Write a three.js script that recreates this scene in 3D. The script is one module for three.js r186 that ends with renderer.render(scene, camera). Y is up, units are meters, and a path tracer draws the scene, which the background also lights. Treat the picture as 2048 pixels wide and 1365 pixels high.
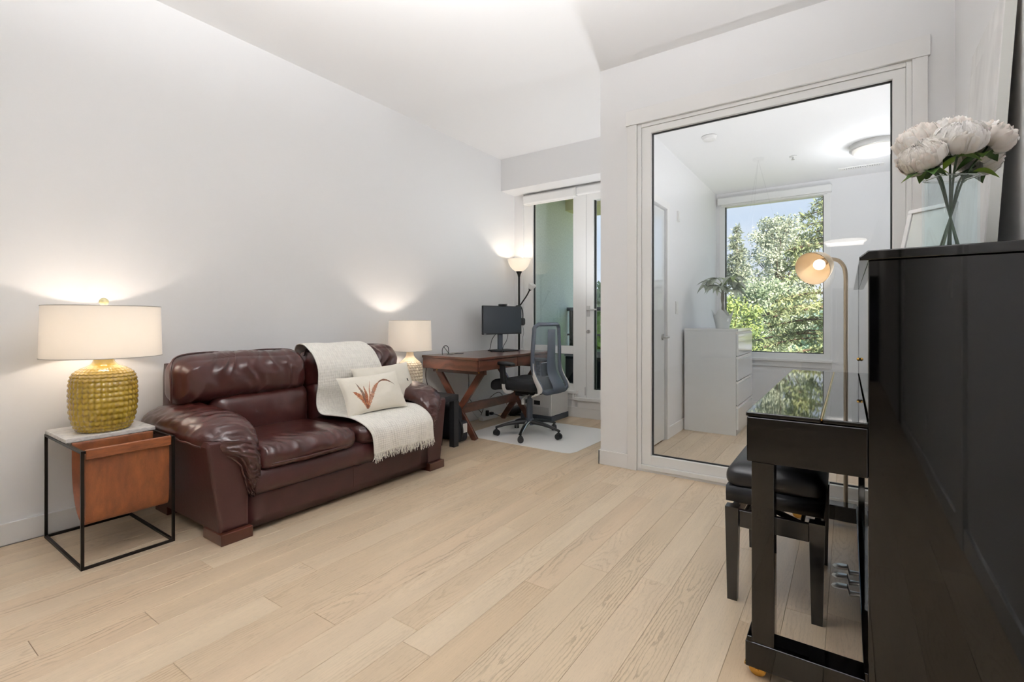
import * as THREE from 'three';
import { RoundedBoxGeometry } from 'three/addons/geometries/RoundedBoxGeometry.js';
import { mergeGeometries, mergeVertices } from 'three/addons/utils/BufferGeometryUtils.js';
import { ImprovedNoise } from 'three/addons/math/ImprovedNoise.js';
import { RectAreaLightUniformsLib } from 'three/addons/lights/RectAreaLightUniformsLib.js';

// ---------- camera, sky, sun, exposure ----------
const scene = new THREE.Scene();
const camera = new THREE.PerspectiveCamera(70.24, 2048 / 1365, 0.05, 400);
camera.position.set(0, 1.08, 0);
camera.rotation.y = 0.6050;                        // looks across the room to the far left corner
camera.setViewOffset(2048, 1365, 0, 41.5, 2048, 1365);   // a shifted lens keeps the uprights upright
const renderer = new THREE.WebGLRenderer({ antialias: true });
renderer.toneMapping = THREE.LinearToneMapping;
renderer.toneMappingExposure = 1.05;
renderer.shadowMap.enabled = true;
RectAreaLightUniformsLib.init();

const noise = new ImprovedNoise();
const nz = (x, y = 0, z = 0) => noise.noise(x, y, z);
function fbm(x, y, z, o = 4) { let s = 0, a = 0.5; for (let i = 0; i < o; i++) { s += a * nz(x, y, z); x *= 2.03; y *= 2.03; z *= 2.03; a *= 0.5; } return s; }
function rng(seed) { let a = seed >>> 0; return () => { a = (a + 0x6d2b79f5) | 0; let t = Math.imul(a ^ (a >>> 15), 1 | a); t = (t + Math.imul(t ^ (t >>> 7), 61 | t)) ^ t; return ((t ^ (t >>> 14)) >>> 0) / 4294967296; }; }
const clamp = THREE.MathUtils.clamp, lerp = THREE.MathUtils.lerp, sstep = THREE.MathUtils.smoothstep;

{ // summer sky: pale at the horizon, blue above, thin veils of cloud
  const W = 512, H = 256, d = new Float32Array(W * H * 4);
  for (let j = 0; j < H; j++) for (let i = 0; i < W; i++) {
    const up = ((j + 0.5) / H - 0.5) * Math.PI, a = (i / W) * 2 * Math.PI, y = Math.max(0, Math.sin(up));
    const t = Math.pow(y, 0.62), c = [lerp(0.95, 0.17, Math.min(1, t * 1.45)), lerp(0.98, 0.42, Math.min(1, t * 1.3)), lerp(1.02, 0.83, Math.min(1, t * 1.15))];
    const cl = clamp(fbm(Math.cos(a) * 2.2 + 7, Math.sin(a) * 2.2, y * 7, 4) * 1.3 + 0.06, 0, 0.3);
    for (let k = 0; k < 3; k++) d[(j * W + i) * 4 + k] = lerp(c[k], 0.98, cl);
    d[(j * W + i) * 4 + 3] = 1;
  }
  const t = new THREE.DataTexture(d, W, H, THREE.RGBAFormat, THREE.FloatType);
  t.mapping = THREE.EquirectangularReflectionMapping; t.magFilter = THREE.LinearFilter; t.needsUpdate = true;
  scene.background = t;
}
const sun = new THREE.DirectionalLight(0xfff1dc, 15);
sun.position.set(21, 24, 11); sun.target.position.set(-2, 0, -14); sun.castShadow = true;
sun.shadow.mapSize.set(2048, 2048); Object.assign(sun.shadow.camera, { left: -22, right: 22, top: 22, bottom: -22, near: 1, far: 90 });
scene.add(sun, sun.target);

// ---------- helpers ----------
const taken = new Map();
function numbered(n) { const k = taken.get(n) ?? 0; taken.set(n, k + 1); return k ? n + '_' + String(k).padStart(3, '0') : n; }
const plain = (g) => { const q = g.index ? g.toNonIndexed() : g; for (const k of Object.keys(q.attributes)) if (!['position', 'normal', 'uv'].includes(k)) q.deleteAttribute(k); if (!q.attributes.normal) q.computeVertexNormals(); if (!q.attributes.uv) q.setAttribute('uv', new THREE.BufferAttribute(new Float32Array(q.attributes.position.count * 2), 2)); q.morphAttributes = {}; return q; };
const join = (list) => (list.length === 1 ? list[0] : mergeGeometries(list.map(plain)));
function part(name, geo, mat, parent) {
  const m = new THREE.Mesh(Array.isArray(geo) ? join(geo) : geo, mat);
  m.name = parent === scene ? numbered(name) : name; m.castShadow = m.receiveShadow = true; parent.add(m); return m;
}
function tag(o, label, category, group) { o.userData.label = label; o.userData.category = category; if (group) o.userData.group = group; return o; }
function thing(name, label, category, pos = [0, 0, 0], turn = 0, group) {
  const o = new THREE.Group(); o.name = numbered(name); o.position.set(...pos); o.rotation.y = turn; scene.add(o); return tag(o, label, category, group);
}
function struct(name, geo, mat, parent = scene) { const m = part(name, geo, mat, parent); if (parent === scene) m.userData.kind = 'structure'; return m; }
const bx = (x0, x1, y0, y1, z0, z1, r = 0) => {
  const w = Math.abs(x1 - x0), h = Math.abs(y1 - y0), d = Math.abs(z1 - z0);
  const g = r > 0 ? new RoundedBoxGeometry(w, h, d, 2, Math.min(r, w / 2.05, h / 2.05, d / 2.05)) : new THREE.BoxGeometry(w, h, d);
  return g.translate((x0 + x1) / 2, (y0 + y1) / 2, (z0 + z1) / 2);
};
const V = (x, y, z) => new THREE.Vector3(x, y, z);
const curve = (pts, closed = false, tens = 0.5) => new THREE.CatmullRomCurve3(pts.map((p) => V(...p)), closed, 'catmullrom', tens);
const tube = (pts, r, seg = 24, rad = 8, closed = false) => new THREE.TubeGeometry(curve(pts, closed), seg, r, rad, closed);
const cyl = (r0, r1, h, x, y, z, n = 24) => new THREE.CylinderGeometry(r1, r0, h, n).translate(x, y + h / 2, z);
const ball = (r, x, y, z, n = 20) => new THREE.SphereGeometry(r, n, Math.ceil(n * 0.7)).translate(x, y, z);
const lathe = (pts, n = 48) => new THREE.LatheGeometry(pts.map(([r, y]) => new THREE.Vector2(r, y)), n);
function bar(a, b, w, d, r = 0.002) {            // a squared bar from a to b
  const A = V(...a), B = V(...b), L = A.distanceTo(B), g = r ? new RoundedBoxGeometry(w, d, L, 1, r) : new THREE.BoxGeometry(w, d, L);
  const m = new THREE.Matrix4().lookAt(A, B, Math.abs(A.clone().sub(B).normalize().y) > 0.99 ? V(1, 0, 0) : V(0, 1, 0)); m.setPosition(A.add(B).multiplyScalar(0.5));
  return g.applyMatrix4(m);
}
const rod = (a, b, r, n = 12) => { const A = V(...a), B = V(...b), g = new THREE.CylinderGeometry(r, r, A.distanceTo(B), n); g.applyQuaternion(new THREE.Quaternion().setFromUnitVectors(V(0, 1, 0), B.clone().sub(A).normalize())); return g.translate((A.x + B.x) / 2, (A.y + B.y) / 2, (A.z + B.z) / 2); };
function prism(pts, depth, bevel = 0, seg = 2) {   // outline in x-y, thickness along z from 0
  const s = new THREE.Shape(pts.map(([x, y]) => new THREE.Vector2(x, y)));
  return new THREE.ExtrudeGeometry(s, { depth: depth - 2 * bevel, bevelEnabled: bevel > 0, bevelThickness: bevel, bevelSize: bevel, bevelOffset: -bevel, bevelSegments: seg }).translate(0, 0, bevel);
}
function metric(g, k = 1) {                        // uv in metres from the face the normal points through
  const p = g.attributes.position, n = g.attributes.normal, uv = new Float32Array(p.count * 2);
  for (let i = 0; i < p.count; i++) {
    const a = Math.abs(n.getX(i)), b = Math.abs(n.getY(i)), c = Math.abs(n.getZ(i)), x = p.getX(i), y = p.getY(i), z = p.getZ(i);
    const [u, v] = b >= a && b >= c ? [z, x] : a >= c ? [z, y] : [x, y]; uv[2 * i] = u * k; uv[2 * i + 1] = v * k;
  }
  g.setAttribute('uv', new THREE.BufferAttribute(uv, 2)); return g;
}
function soft(w, h, d, r, seg, fn) {               // a rounded, welded cushion whose surface fn(point, direction) may move
  let g = new THREE.BoxGeometry(w, h, d, ...seg); g.deleteAttribute('normal'); g.deleteAttribute('uv'); g = mergeVertices(g, 1e-5);
  const p = g.attributes.position, q = V(0, 0, 0), c = V(0, 0, 0), H = [w / 2 - r, h / 2 - r, d / 2 - r], S = [w / 2, h / 2, d / 2];
  for (let i = 0; i < p.count; i++) {
    q.fromBufferAttribute(p, i); const un = [q.x / S[0], q.y / S[1], q.z / S[2]];
    c.set(clamp(q.x, -H[0], H[0]), clamp(q.y, -H[1], H[1]), clamp(q.z, -H[2], H[2]));
    const dir = q.clone().sub(c).normalize(); q.copy(c).addScaledVector(dir, r);
    if (fn) fn(q, dir, un);
    p.setXYZ(i, q.x, q.y, q.z);
  }
  const uv = new Float32Array(p.count * 2); for (let i = 0; i < p.count; i++) { uv[2 * i] = p.getZ(i) * 2; uv[2 * i + 1] = (p.getY(i) + p.getX(i) * 0.9) * 2; }
  g.setAttribute('uv', new THREE.BufferAttribute(uv, 2)); g.computeVertexNormals(); return g;
}
function grid(nu, nv, fn, closedU = false) {       // surface fn(u, v) -> [x, y, z]
  const pos = [], uv = [], idx = [];
  for (let j = 0; j <= nv; j++) for (let i = 0; i <= nu; i++) { pos.push(...fn(i / nu, j / nv)); uv.push(i / nu, j / nv); }
  for (let j = 0; j < nv; j++) for (let i = 0; i < nu; i++) { const a = j * (nu + 1) + i, b = a + 1, c = a + nu + 1, e = c + 1; idx.push(a, b, e, a, e, c); }
  let g = new THREE.BufferGeometry(); g.setAttribute('position', new THREE.Float32BufferAttribute(pos, 3)); g.setAttribute('uv', new THREE.Float32BufferAttribute(uv, 2)); g.setIndex(idx);
  g.computeVertexNormals();
  if (closedU) { const n = g.attributes.normal; for (let j = 0; j <= nv; j++) { const a = j * (nu + 1), b = a + nu, m = V(n.getX(a) + n.getX(b), n.getY(a) + n.getY(b), n.getZ(a) + n.getZ(b)).normalize(); n.setXYZ(a, m.x, m.y, m.z); n.setXYZ(b, m.x, m.y, m.z); } }
  return g;
}
function sheet(nu, nv, fn, thick, bulge) {         // a closed sheet: fn gives the outer skin, the inner one lies thick behind it
  const front = grid(nu, nv, fn), n = front.attributes.normal, p = front.attributes.position, pos = [], idx = [], uv = [], N = (nu + 1) * (nv + 1);
  for (let s = 0; s < 2; s++) for (let k = 0; k < N; k++) { const o = s ? -thick : bulge ? bulge(k % (nu + 1) / nu, Math.floor(k / (nu + 1)) / nv) : 0; pos.push(p.getX(k) + n.getX(k) * o, p.getY(k) + n.getY(k) * o, p.getZ(k) + n.getZ(k) * o); uv.push(k % (nu + 1) / nu, Math.floor(k / (nu + 1)) / nv); }
  const quad = (a, b, c, d) => idx.push(a, b, c, a, c, d), at = (i, j, s) => s * N + j * (nu + 1) + i;
  for (let j = 0; j < nv; j++) for (let i = 0; i < nu; i++) { quad(at(i, j, 0), at(i + 1, j, 0), at(i + 1, j + 1, 0), at(i, j + 1, 0)); quad(at(i, j, 1), at(i, j + 1, 1), at(i + 1, j + 1, 1), at(i + 1, j, 1)); }
  for (let i = 0; i < nu; i++) { quad(at(i, 0, 0), at(i, 0, 1), at(i + 1, 0, 1), at(i + 1, 0, 0)); quad(at(i, nv, 0), at(i + 1, nv, 0), at(i + 1, nv, 1), at(i, nv, 1)); }
  for (let j = 0; j < nv; j++) { quad(at(0, j, 0), at(0, j + 1, 0), at(0, j + 1, 1), at(0, j, 1)); quad(at(nu, j, 0), at(nu, j, 1), at(nu, j + 1, 1), at(nu, j + 1, 0)); }
  const g = new THREE.BufferGeometry(); g.setAttribute('position', new THREE.Float32BufferAttribute(pos, 3)); g.setAttribute('uv', new THREE.Float32BufferAttribute(uv, 2)); g.setIndex(idx); g.computeVertexNormals(); return g;
}
function polyAt(pts) {                             // smooth interpolation of rows of numbers along t in 0..1
  const n = pts[0].length, k = pts.length - 1;
  return (t) => { const f = clamp(t, 0, 1) * k, i = Math.min(k - 1, Math.floor(f)), s = f - i, P = (j) => pts[clamp(j, 0, k)], o = []; for (let c = 0; c < n; c++) { const a = P(i - 1)[c], b = P(i)[c], d = P(i + 1)[c], e = P(i + 2)[c]; o.push(0.5 * (2 * b + (d - a) * s + (2 * a - 5 * b + 4 * d - e) * s * s + (3 * b - a - 3 * d + e) * s * s * s)); } return o; };
}
// textures
function dataTex(w, h, fn, srgb = false) {
  const d = new Uint8Array(w * h * 4);
  for (let j = 0; j < h; j++) for (let i = 0; i < w; i++) { const c = fn(i / w, j / h, i, j), o = (j * w + i) * 4; d[o] = clamp(c[0], 0, 255); d[o + 1] = clamp(c[1], 0, 255); d[o + 2] = clamp(c[2], 0, 255); d[o + 3] = 255; }
  const t = new THREE.DataTexture(d, w, h); t.magFilter = THREE.LinearFilter; t.wrapS = t.wrapT = THREE.RepeatWrapping; if (srgb) t.colorSpace = THREE.SRGBColorSpace; t.needsUpdate = true; return t;
}
const std = (color, roughness = 0.6, o = {}) => new THREE.MeshStandardMaterial({ color, roughness, ...o });
const phy = (color, roughness = 0.6, o = {}) => new THREE.MeshPhysicalMaterial({ color, roughness, ...o });

// ---------- materials ----------
const M = {
  paint: std(0xeeeeee, 0.75), ceil: std(0xf3f3f3, 0.85), trim: std(0xefeeec, 0.42), vinyl: std(0xf1f1ef, 0.35), gasket: std(0x1b1d1e, 0.5),
  glass: phy(0xffffff, 0, { transmission: 1, thickness: 0, ior: 1.5 }),
  blackSteel: std(0x17130f, 0.45, { metalness: 0.55 }), blackPlastic: std(0x16181b, 0.5), greyPlastic: std(0x434b56, 0.5), silver: std(0xb9b8b4, 0.35, { metalness: 0.6 }),
  chrome: std(0xe6e6e4, 0.2, { metalness: 1 }), brass: std(0xc79b4e, 0.2, { metalness: 1 }), lacquer: phy(0x050506, 0.03, { ior: 1.5 }),
  whiteGloss: phy(0xdfe2e2, 0.12, { clearcoat: 0.6, clearcoatRoughness: 0.05 }), whitePlastic: std(0xe8e7e4, 0.4), greyLight: std(0xc9c8c6, 0.45),
};
// brightness of the lamps: den ceiling light, ceiling light behind the camera, table lamps, torchiere, pendant, hidden torchieres in nook and den
const DEN_L = 0.6, REAR_L = 5, LP1 = 0.3, LP2 = 0.5, TORCH_L = 0.36, PEND_L = 32, NOOK_L = 4, DENUP_L = 6.4;

// ---------- the room ----------
const XL = -3.33, XR = 0.46, YC = 2.955, ZP = -3.387, ZN = -4.87, ZD = -6.45, YD = 2.65, ZB = 8.0, XN = -1.53, XD = -1.35;
// oak boards
const oakTex = [];
for (let k = 0; k < 8; k++) {
  const R = rng(100 + k), off = R() * 50, d0 = 0.01 + R() * 0.02, cen = (R() - 0.5) * 0.05, freq = 70 + R() * 50, shown = [0.9, 0.45, 0.7, 0.25, 1, 0.35, 0.6, 0.8][k];
  const base = [[207, 186, 158], [210, 189, 162], [203, 181, 153], [208, 187, 160], [206, 183, 155], [212, 192, 165], [200, 177, 148], [207, 185, 157]][k];
  oakTex.push(dataTex(1400, 140, (u, v) => {
    const x = u * 2.0, y = (v - 0.5) * 0.13, w = fbm(x * 1.6 + off, y * 8, k, 3);
    // rings of a plain-sawn board: long cathedral arches where the cut runs near the pith, faint elsewhere
    const yy = y - cen - 0.02 * nz(x * 0.9 + off, 3.3, k), dd = d0 + 0.06 * nz(x * 1.15 + off, 9.1, k) + 0.02 * nz(x * 4 + off, 2.2, k), rad = Math.sqrt(yy * yy * 0.55 + dd * dd);
    const ph = rad * freq + w * 1.6 + 0.28 * nz(x * 22, y * 130, off) + 0.12 * nz(x * 60, y * 300, off), fr = ph - Math.floor(ph), line = Math.pow(sstep(fr, 0.5, 0.9) * (1 - sstep(fr, 0.9, 1)), 1.3);
    const patch = sstep(fbm(x * 1.1 + off * 2, y * 4, 7 + k, 3), -0.16, 0.3), fleck = Math.max(0, nz(x * 46 + off, y * 620, k) - 0.2), fine = nz(x * 11, y * 520, off), cloud = fbm(x * 1.5 + off, y * 10, 5 + k, 4);
    const s = 1 - line * patch * 0.19 * shown - fleck * (0.13 + 0.12 * patch) + fine * 0.022 + cloud * 0.085;
    return [base[0] * s, base[1] * (s - line * patch * 0.015), base[2] * (s - line * patch * 0.035)];
  }, true));
}
const oakRough = dataTex(256, 64, (u, v) => { const s = 128 + 40 * nz(u * 30, v * 60, 2) + 26 * nz(u * 6, v * 9, 8); return [s, s, s]; });
M.oak = oakTex.map((t) => phy(0xffffff, 0.72, { map: t, roughnessMap: oakRough, bumpMap: t, bumpScale: 0.0002 }));
const plankCache = new Map();
function plankGeo(len, flip) {
  const key = len.toFixed(3) + flip; if (plankCache.has(key)) return plankCache.get(key);
  const w = 0.1295, c = 0.0012, h = len / 2, q = w / 2, g = new THREE.BufferGeometry(), P = [], U = [];
  const top = [[-q + c, 0, -h + c], [q - c, 0, -h + c], [q - c, 0, h - c], [-q + c, 0, h - c]], mid = [[-q, -c, -h], [q, -c, -h], [q, -c, h], [-q, -c, h]], low = mid.map(([x, , z]) => [x, -0.012, z]);
  const uvOf = ([x, , z]) => { let u = (z + h) / 2.0, v = x / 0.13 + 0.5; if (flip & 1) u = 1 - u; if (flip & 2) v = 1 - v; return [u, v]; };
  const quad = (a, b, c2, d) => { for (const p of [a, b, c2, a, c2, d]) { P.push(...p); U.push(...uvOf(p)); } };
  quad(top[0], top[3], top[2], top[1]);
  for (let i = 0; i < 4; i++) { const j = (i + 1) % 4; quad(top[i], top[j], mid[j], mid[i]); quad(mid[i], mid[j], low[j], low[i]); }
  g.setAttribute('position', new THREE.Float32BufferAttribute(P, 3)); g.setAttribute('uv', new THREE.Float32BufferAttribute(U, 2)); g.computeVertexNormals(); plankCache.set(key, g); return g;
}
const subfloor = std(0x8a6a4a, 0.8);
const floor = struct('floor', [bx(XL - 0.2, XR + 0.2, -0.14, -0.012, ZD - 0.1, 0.6)], subfloor);
{
  const R = rng(7);
  const row = (x, z0, z1) => { // boards of a row from z1 (far) to z0 (near)
    let z = z1 - R() * 1.6;
    while (z < z0) { const len = [1.2, 1.5, 1.8, 1.9][Math.floor(R() * 4)], a = Math.max(z, z1), b = Math.min(z + len, z0); z += len; if (b - a < 0.05) continue;
      const L = Math.round((b - a - 0.0006) * 1000) / 1000, m = part('plank', plankGeo(L, Math.floor(R() * 4)), M.oak[Math.floor(R() * 8)], floor); m.position.set(x, 0, (a + b) / 2); }
  };
  for (let i = 0; i < 30; i++) { const x = XL + 0.02 + 0.0645 + i * 0.13; if (x > XR + 0.05) break; const far = x - 0.065 < XN ? ZN : x + 0.065 > XD ? ZD : -3.5; row(x, -0.1, far); }
}
const oakFar = M.oak.slice(0, 1).map((m) => { const c = m.clone(); c.map = oakTex[0].clone(); c.map.repeat.set(0.5, 7.7); c.bumpMap = null; return c; })[0];
struct('floor_rear', metric(bx(XL - 0.2, XR + 0.2, -0.14, 0, -0.1, ZB + 0.1)), oakFar);
// shell
struct('wall_left', bx(XL - 0.2, XL, -0.14, YC + 0.3, ZN - 0.14, ZB + 0.2), M.paint);
struct('wall_right', bx(XR, XR + 0.2, -0.14, YC + 0.3, ZD - 0.2, ZB + 0.2), M.paint);
struct('wall_rear', bx(XL - 0.2, XR + 0.2, -0.14, YC + 0.3, ZB, ZB + 0.2), M.paint);
struct('ceiling', bx(XL, XR, YC, YC + 0.3, ZN - 0.14, ZB), M.ceil);
struct('ceiling_den', bx(XD, XR, YD, YC, ZD - 0.14, ZP - 0.12), M.ceil);
struct('trim_soffit', bx(XL, XN, 2.586, YC, ZN - 0.14, -4.587), M.paint);
// partition with the tall inner window
const OX0 = -1.245, OX1 = 0.287, OY0 = 0.018, OY1 = 2.487;
struct('wall_partition', [bx(XN, OX0, -0.012, YC, ZP - 0.12, ZP), bx(OX1, XR, -0.012, YC, ZP - 0.12, ZP), bx(OX0, OX1, OY1, YC, ZP - 0.12, ZP), bx(OX0, OX1, -0.012, OY0, ZP - 0.12, ZP)], M.paint);
struct('trim_1', [bx(-1.315, OX0, 0, OY1, ZP, ZP + 0.016, 0.002), bx(OX1, 0.351, 0, OY1, ZP, ZP + 0.016, 0.002), bx(-1.325, 0.361, OY1, 2.594, ZP, ZP + 0.022, 0.002)], M.trim);
{
  const w = struct('window_1', [ // outer frame: stepped profile
    bx(OX0, -1.215, OY0, OY1, ZP - 0.06, ZP + 0.002, 0.003), bx(0.262, OX1, OY0, OY1, ZP - 0.06, ZP + 0.002, 0.003), bx(-1.215, 0.262, 2.46, OY1, ZP - 0.06, ZP + 0.002, 0.003), bx(-1.215, 0.262, OY0, 0.05, ZP - 0.06, ZP + 0.012, 0.003)], M.vinyl);
  part('sash', [bx(-1.215, -1.146, 0.05, 2.46, ZP - 0.075, ZP - 0.006, 0.004), bx(0.204, 0.262, 0.05, 2.46, ZP - 0.075, ZP - 0.006, 0.004), bx(-1.15, 0.21, 2.412, 2.46, ZP - 0.075, ZP - 0.006, 0.004), bx(-1.15, 0.21, 0.05, 0.118, ZP - 0.075, ZP - 0.006, 0.004)], M.vinyl, w);
  const g0 = ZP - 0.042, g1 = ZP - 0.028;
  part('gasket', [bx(-1.147, -1.137, 0.117, 2.413, g0, g1), bx(0.196, 0.205, 0.117, 2.413, g0, g1), bx(-1.147, 0.205, 2.404, 2.413, g0, g1), bx(-1.147, 0.205, 0.117, 0.126, g0, g1)], M.gasket, w);
  part('pane', bx(-1.14, 0.2, 0.122, 2.408, ZP - 0.037, ZP - 0.033), M.glass, w);
}
// wall between nook and den, running on outside beside the balcony
const DZ0 = -3.62, DZ1 = -4.405, DH = 2.085;   // den door opening
struct('wall_den', [bx(XN, XD, -0.012, YC, ZD - 0.14, DZ1), bx(XN, XD, -0.012, YC, DZ0, ZP - 0.12), bx(XN, XD, DH, YC, DZ1, DZ0), bx(XN, XN + 0.03, -0.012, DH, DZ1, DZ0)], M.paint);
{
  const d = struct('door_1', bx(XD - 0.05, XD - 0.012, 0.006, DH - 0.012, DZ1 + 0.012, DZ0 - 0.01, 0.003), M.whiteGloss);
  const h = part('door_handle', [new THREE.CylinderGeometry(0.026, 0.026, 0.012, 24).rotateZ(Math.PI / 2).translate(XD - 0.006, 0.93, DZ1 + 0.075), rod([XD - 0.002, 0.93, DZ1 + 0.075], [XD + 0.045, 0.93, DZ1 + 0.075], 0.009), rod([XD + 0.045, 0.93, DZ1 + 0.068], [XD + 0.047, 0.93, DZ1 + 0.19], 0.009), ball(0.009, XD + 0.047, 0.93, DZ1 + 0.19, 10)], M.silver, d);
  h.userData.label = 'brushed metal lever handle';
}
struct('trim_2', [bx(XD, XD + 0.014, 0, DH + 0.065, DZ1 - 0.065, DZ1, 0.002), bx(XD, XD + 0.014, 0, DH + 0.065, DZ0, DZ0 + 0.065, 0.002), bx(XD, XD + 0.014, DH, DH + 0.065, DZ1, DZ0, 0.002)], M.trim);
// nook's outside wall: a fixed light over a low light, and a glazed balcony door
const WX0 = -3.2, WX1 = -1.56;
struct('wall_back', [bx(XL, WX0, -0.012, 2.6, ZN - 0.14, ZN), bx(WX1, XN, -0.012, 2.6, ZN - 0.14, ZN), bx(WX0, -2.5, -0.012, 0.29, ZN - 0.14, ZN), bx(-2.5, WX1, -0.012, 0.2, ZN - 0.14, ZN)], M.paint);
{
  const z0 = ZN - 0.09, z1 = ZN - 0.012;
  const w = struct('window_2', [bx(WX0, -3.075, 0.29, 2.586, z0, z1, 0.004), bx(-2.535, -2.375, 0.195, 2.586, z0, z1 + 0.01, 0.004), bx(-3.08, -2.53, 2.47, 2.586, z0, z1, 0.004), bx(-3.08, -2.53, 0.29, 0.365, z0, z1, 0.004), bx(-3.08, -2.53, 0.70, 0.79, z0, z1, 0.004)], M.vinyl);
  part('gasket', [bx(-3.079, -3.068, 0.79, 2.47, z0 + 0.03, z1 - 0.02), bx(-3.079, -2.534, 0.782, 0.791, z0 + 0.03, z1 - 0.02), bx(-3.079, -2.534, 0.694, 0.702, z0 + 0.03, z1 - 0.02), bx(-2.541, -2.534, 0.365, 0.70, z0 + 0.03, z1 - 0.02), bx(-3.079, -2.534, 0.364, 0.371, z0 + 0.03, z1 - 0.02)], M.gasket, w);
  part('pane', bx(-3.076, -2.534, 0.785, 2.475, z0 + 0.045, z0 + 0.049), M.glass, w); part('pane', bx(-3.076, -2.534, 0.36, 0.705, z0 + 0.045, z0 + 0.049), M.glass, w);
  part('sill', [bx(WX0 - 0.02, -2.47, 0.262, 0.292, ZN - 0.02, ZN + 0.045, 0.004), bx(WX0 - 0.02, -2.49, 0.19, 0.262, ZN - 0.01, ZN + 0.016, 0.003), bx(-2.53, -2.5, 0.2, 0.292, ZN - 0.02, ZN + 0.028, 0.003)], M.trim, w);
  const d = struct('door_2', [bx(-2.372, -2.285, 0.225, 2.54, z0, z1 + 0.012, 0.004), bx(-1.66, WX1, 0.225, 2.54, z0, z1 + 0.012, 0.004), bx(-2.29, -1.65, 2.4, 2.54, z0, z1 + 0.012, 0.004), bx(-2.38, WX1, 2.535, 2.59, z0, z1 + 0.004), bx(-2.29, -1.65, 0.225, 0.318, z0, z1 + 0.012, 0.004)], M.vinyl);
  part('pane', bx(-2.29, -1.65, 0.31, 2.405, z0 + 0.045, z0 + 0.049), M.glass, d);
  part('gasket', [bx(-2.377, -2.370, 0.225, 2.54, z0, z1 + 0.006), bx(-2.287, -2.276, 0.318, 2.4, z0 + 0.03, z1 - 0.012), bx(-2.287, -1.65, 0.316, 0.326, z0 + 0.03, z1 - 0.012)], M.gasket, d);
  const hd = part('door_handle', [bx(-2.362, -2.325, 1.12, 1.24, z1 + 0.01, z1 + 0.022, 0.005), rod([-2.345, 1.195, z1 + 0.02], [-2.345, 1.195, z1 + 0.06], 0.008), rod([-2.345, 1.195, z1 + 0.058], [-2.23, 1.197, z1 + 0.06], 0.0085)], M.greyLight, d); hd.userData.label = 'pale lever handle';
  part('thumb_turn', [new THREE.CylinderGeometry(0.02, 0.02, 0.012, 20).rotateX(Math.PI / 2).translate(-2.343, 0.955, z1 + 0.018), bx(-2.347, -2.339, 0.937, 0.973, z1 + 0.02, z1 + 0.035, 0.002)], M.silver, d);
  part('hinge', [rod([-2.382, 0.25, z1 + 0.014], [-2.382, 0.34, z1 + 0.014], 0.007)], M.greyLight, d);
  part('threshold', [bx(-2.5, WX1 + 0.03, 0.192, 0.226, ZN - 0.03, ZN + 0.05, 0.004), bx(-2.47, XN, 0.105, 0.192, ZN - 0.01, ZN + 0.02, 0.003)], M.trim, d);
}
// roller blind cassette over both
{
  const b = thing('roller_blind', 'white roller blind rolled up over the nook window and balcony door', 'blind');
  part('cassette', [bx(-3.185, -2.49, 2.452, 2.56, ZN - 0.008, ZN + 0.05, 0.02), bx(-2.48, -1.57, 2.47, 2.56, ZN - 0.008, ZN + 0.045, 0.018)], M.vinyl, b);
  part('hem_bar', rod([-3.16, 2.45, ZN + 0.02], [-2.51, 2.45, ZN + 0.02], 0.011), M.trim, b); part('end_cap', bx(-2.492, -2.478, 2.458, 2.562, ZN - 0.008, ZN + 0.052, 0.006), M.trim, b);
}
// den's outside wall with its window
const EX0 = -1.315, EX1 = -0.155, EY0 = 0.63, EY1 = 2.55;
struct('wall_den_back', [bx(XD, EX0, -0.012, YD + 0.02, ZD - 0.14, ZD), bx(EX1, XR, -0.012, YD + 0.02, ZD - 0.14, ZD), bx(EX0, EX1, -0.012, EY0, ZD - 0.14, ZD), bx(EX0, EX1, EY1, YD + 0.02, ZD - 0.14, ZD)], M.paint);
{
  const z0 = ZD - 0.09, z1 = ZD + 0.004;
  const w = struct('window_3', [bx(EX0, -1.25, EY0, EY1, z0, z1, 0.004), bx(-0.22, EX1, EY0, EY1, z0, z1, 0.004), bx(-1.255, -0.215, 2.48, EY1, z0, z1, 0.004), bx(-1.255, -0.215, EY0, 0.70, z0, z1, 0.004)], M.vinyl);
  part('gasket', [bx(-1.253, -1.240, 0.70, 2.48, z0 + 0.03, z1 - 0.02), bx(-0.228, -0.219, 0.70, 2.48, z0 + 0.03, z1 - 0.02), bx(-1.253, -0.219, 0.698, 0.708, z0 + 0.03, z1 - 0.02)], M.gasket, w);
  part('pane', bx(-1.25, -0.22, 0.70, 2.48, z0 + 0.045, z0 + 0.049), M.glass, w);
  part('sill', [bx(EX0 - 0.02, EX1 + 0.02, 0.605, 0.632, ZD - 0.01, ZD + 0.04, 0.004), bx(EX0, EX1 + 0.012, 0.54, 0.606, ZD - 0.01, ZD + 0.015, 0.003)], M.trim, w);
}
{
  const b = thing('roller_blind', 'white roller blind cassette across the top of the den window', 'blind');
  part('cassette', bx(EX0 - 0.012, EX1 + 0.016, 2.5, 2.585, ZD, ZD + 0.07, 0.012), M.vinyl, b); part('hem_bar', rod([EX0 + 0.03, 2.494, ZD + 0.035], [EX1 - 0.03, 2.494, ZD + 0.035], 0.009), M.trim, b);
}
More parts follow.
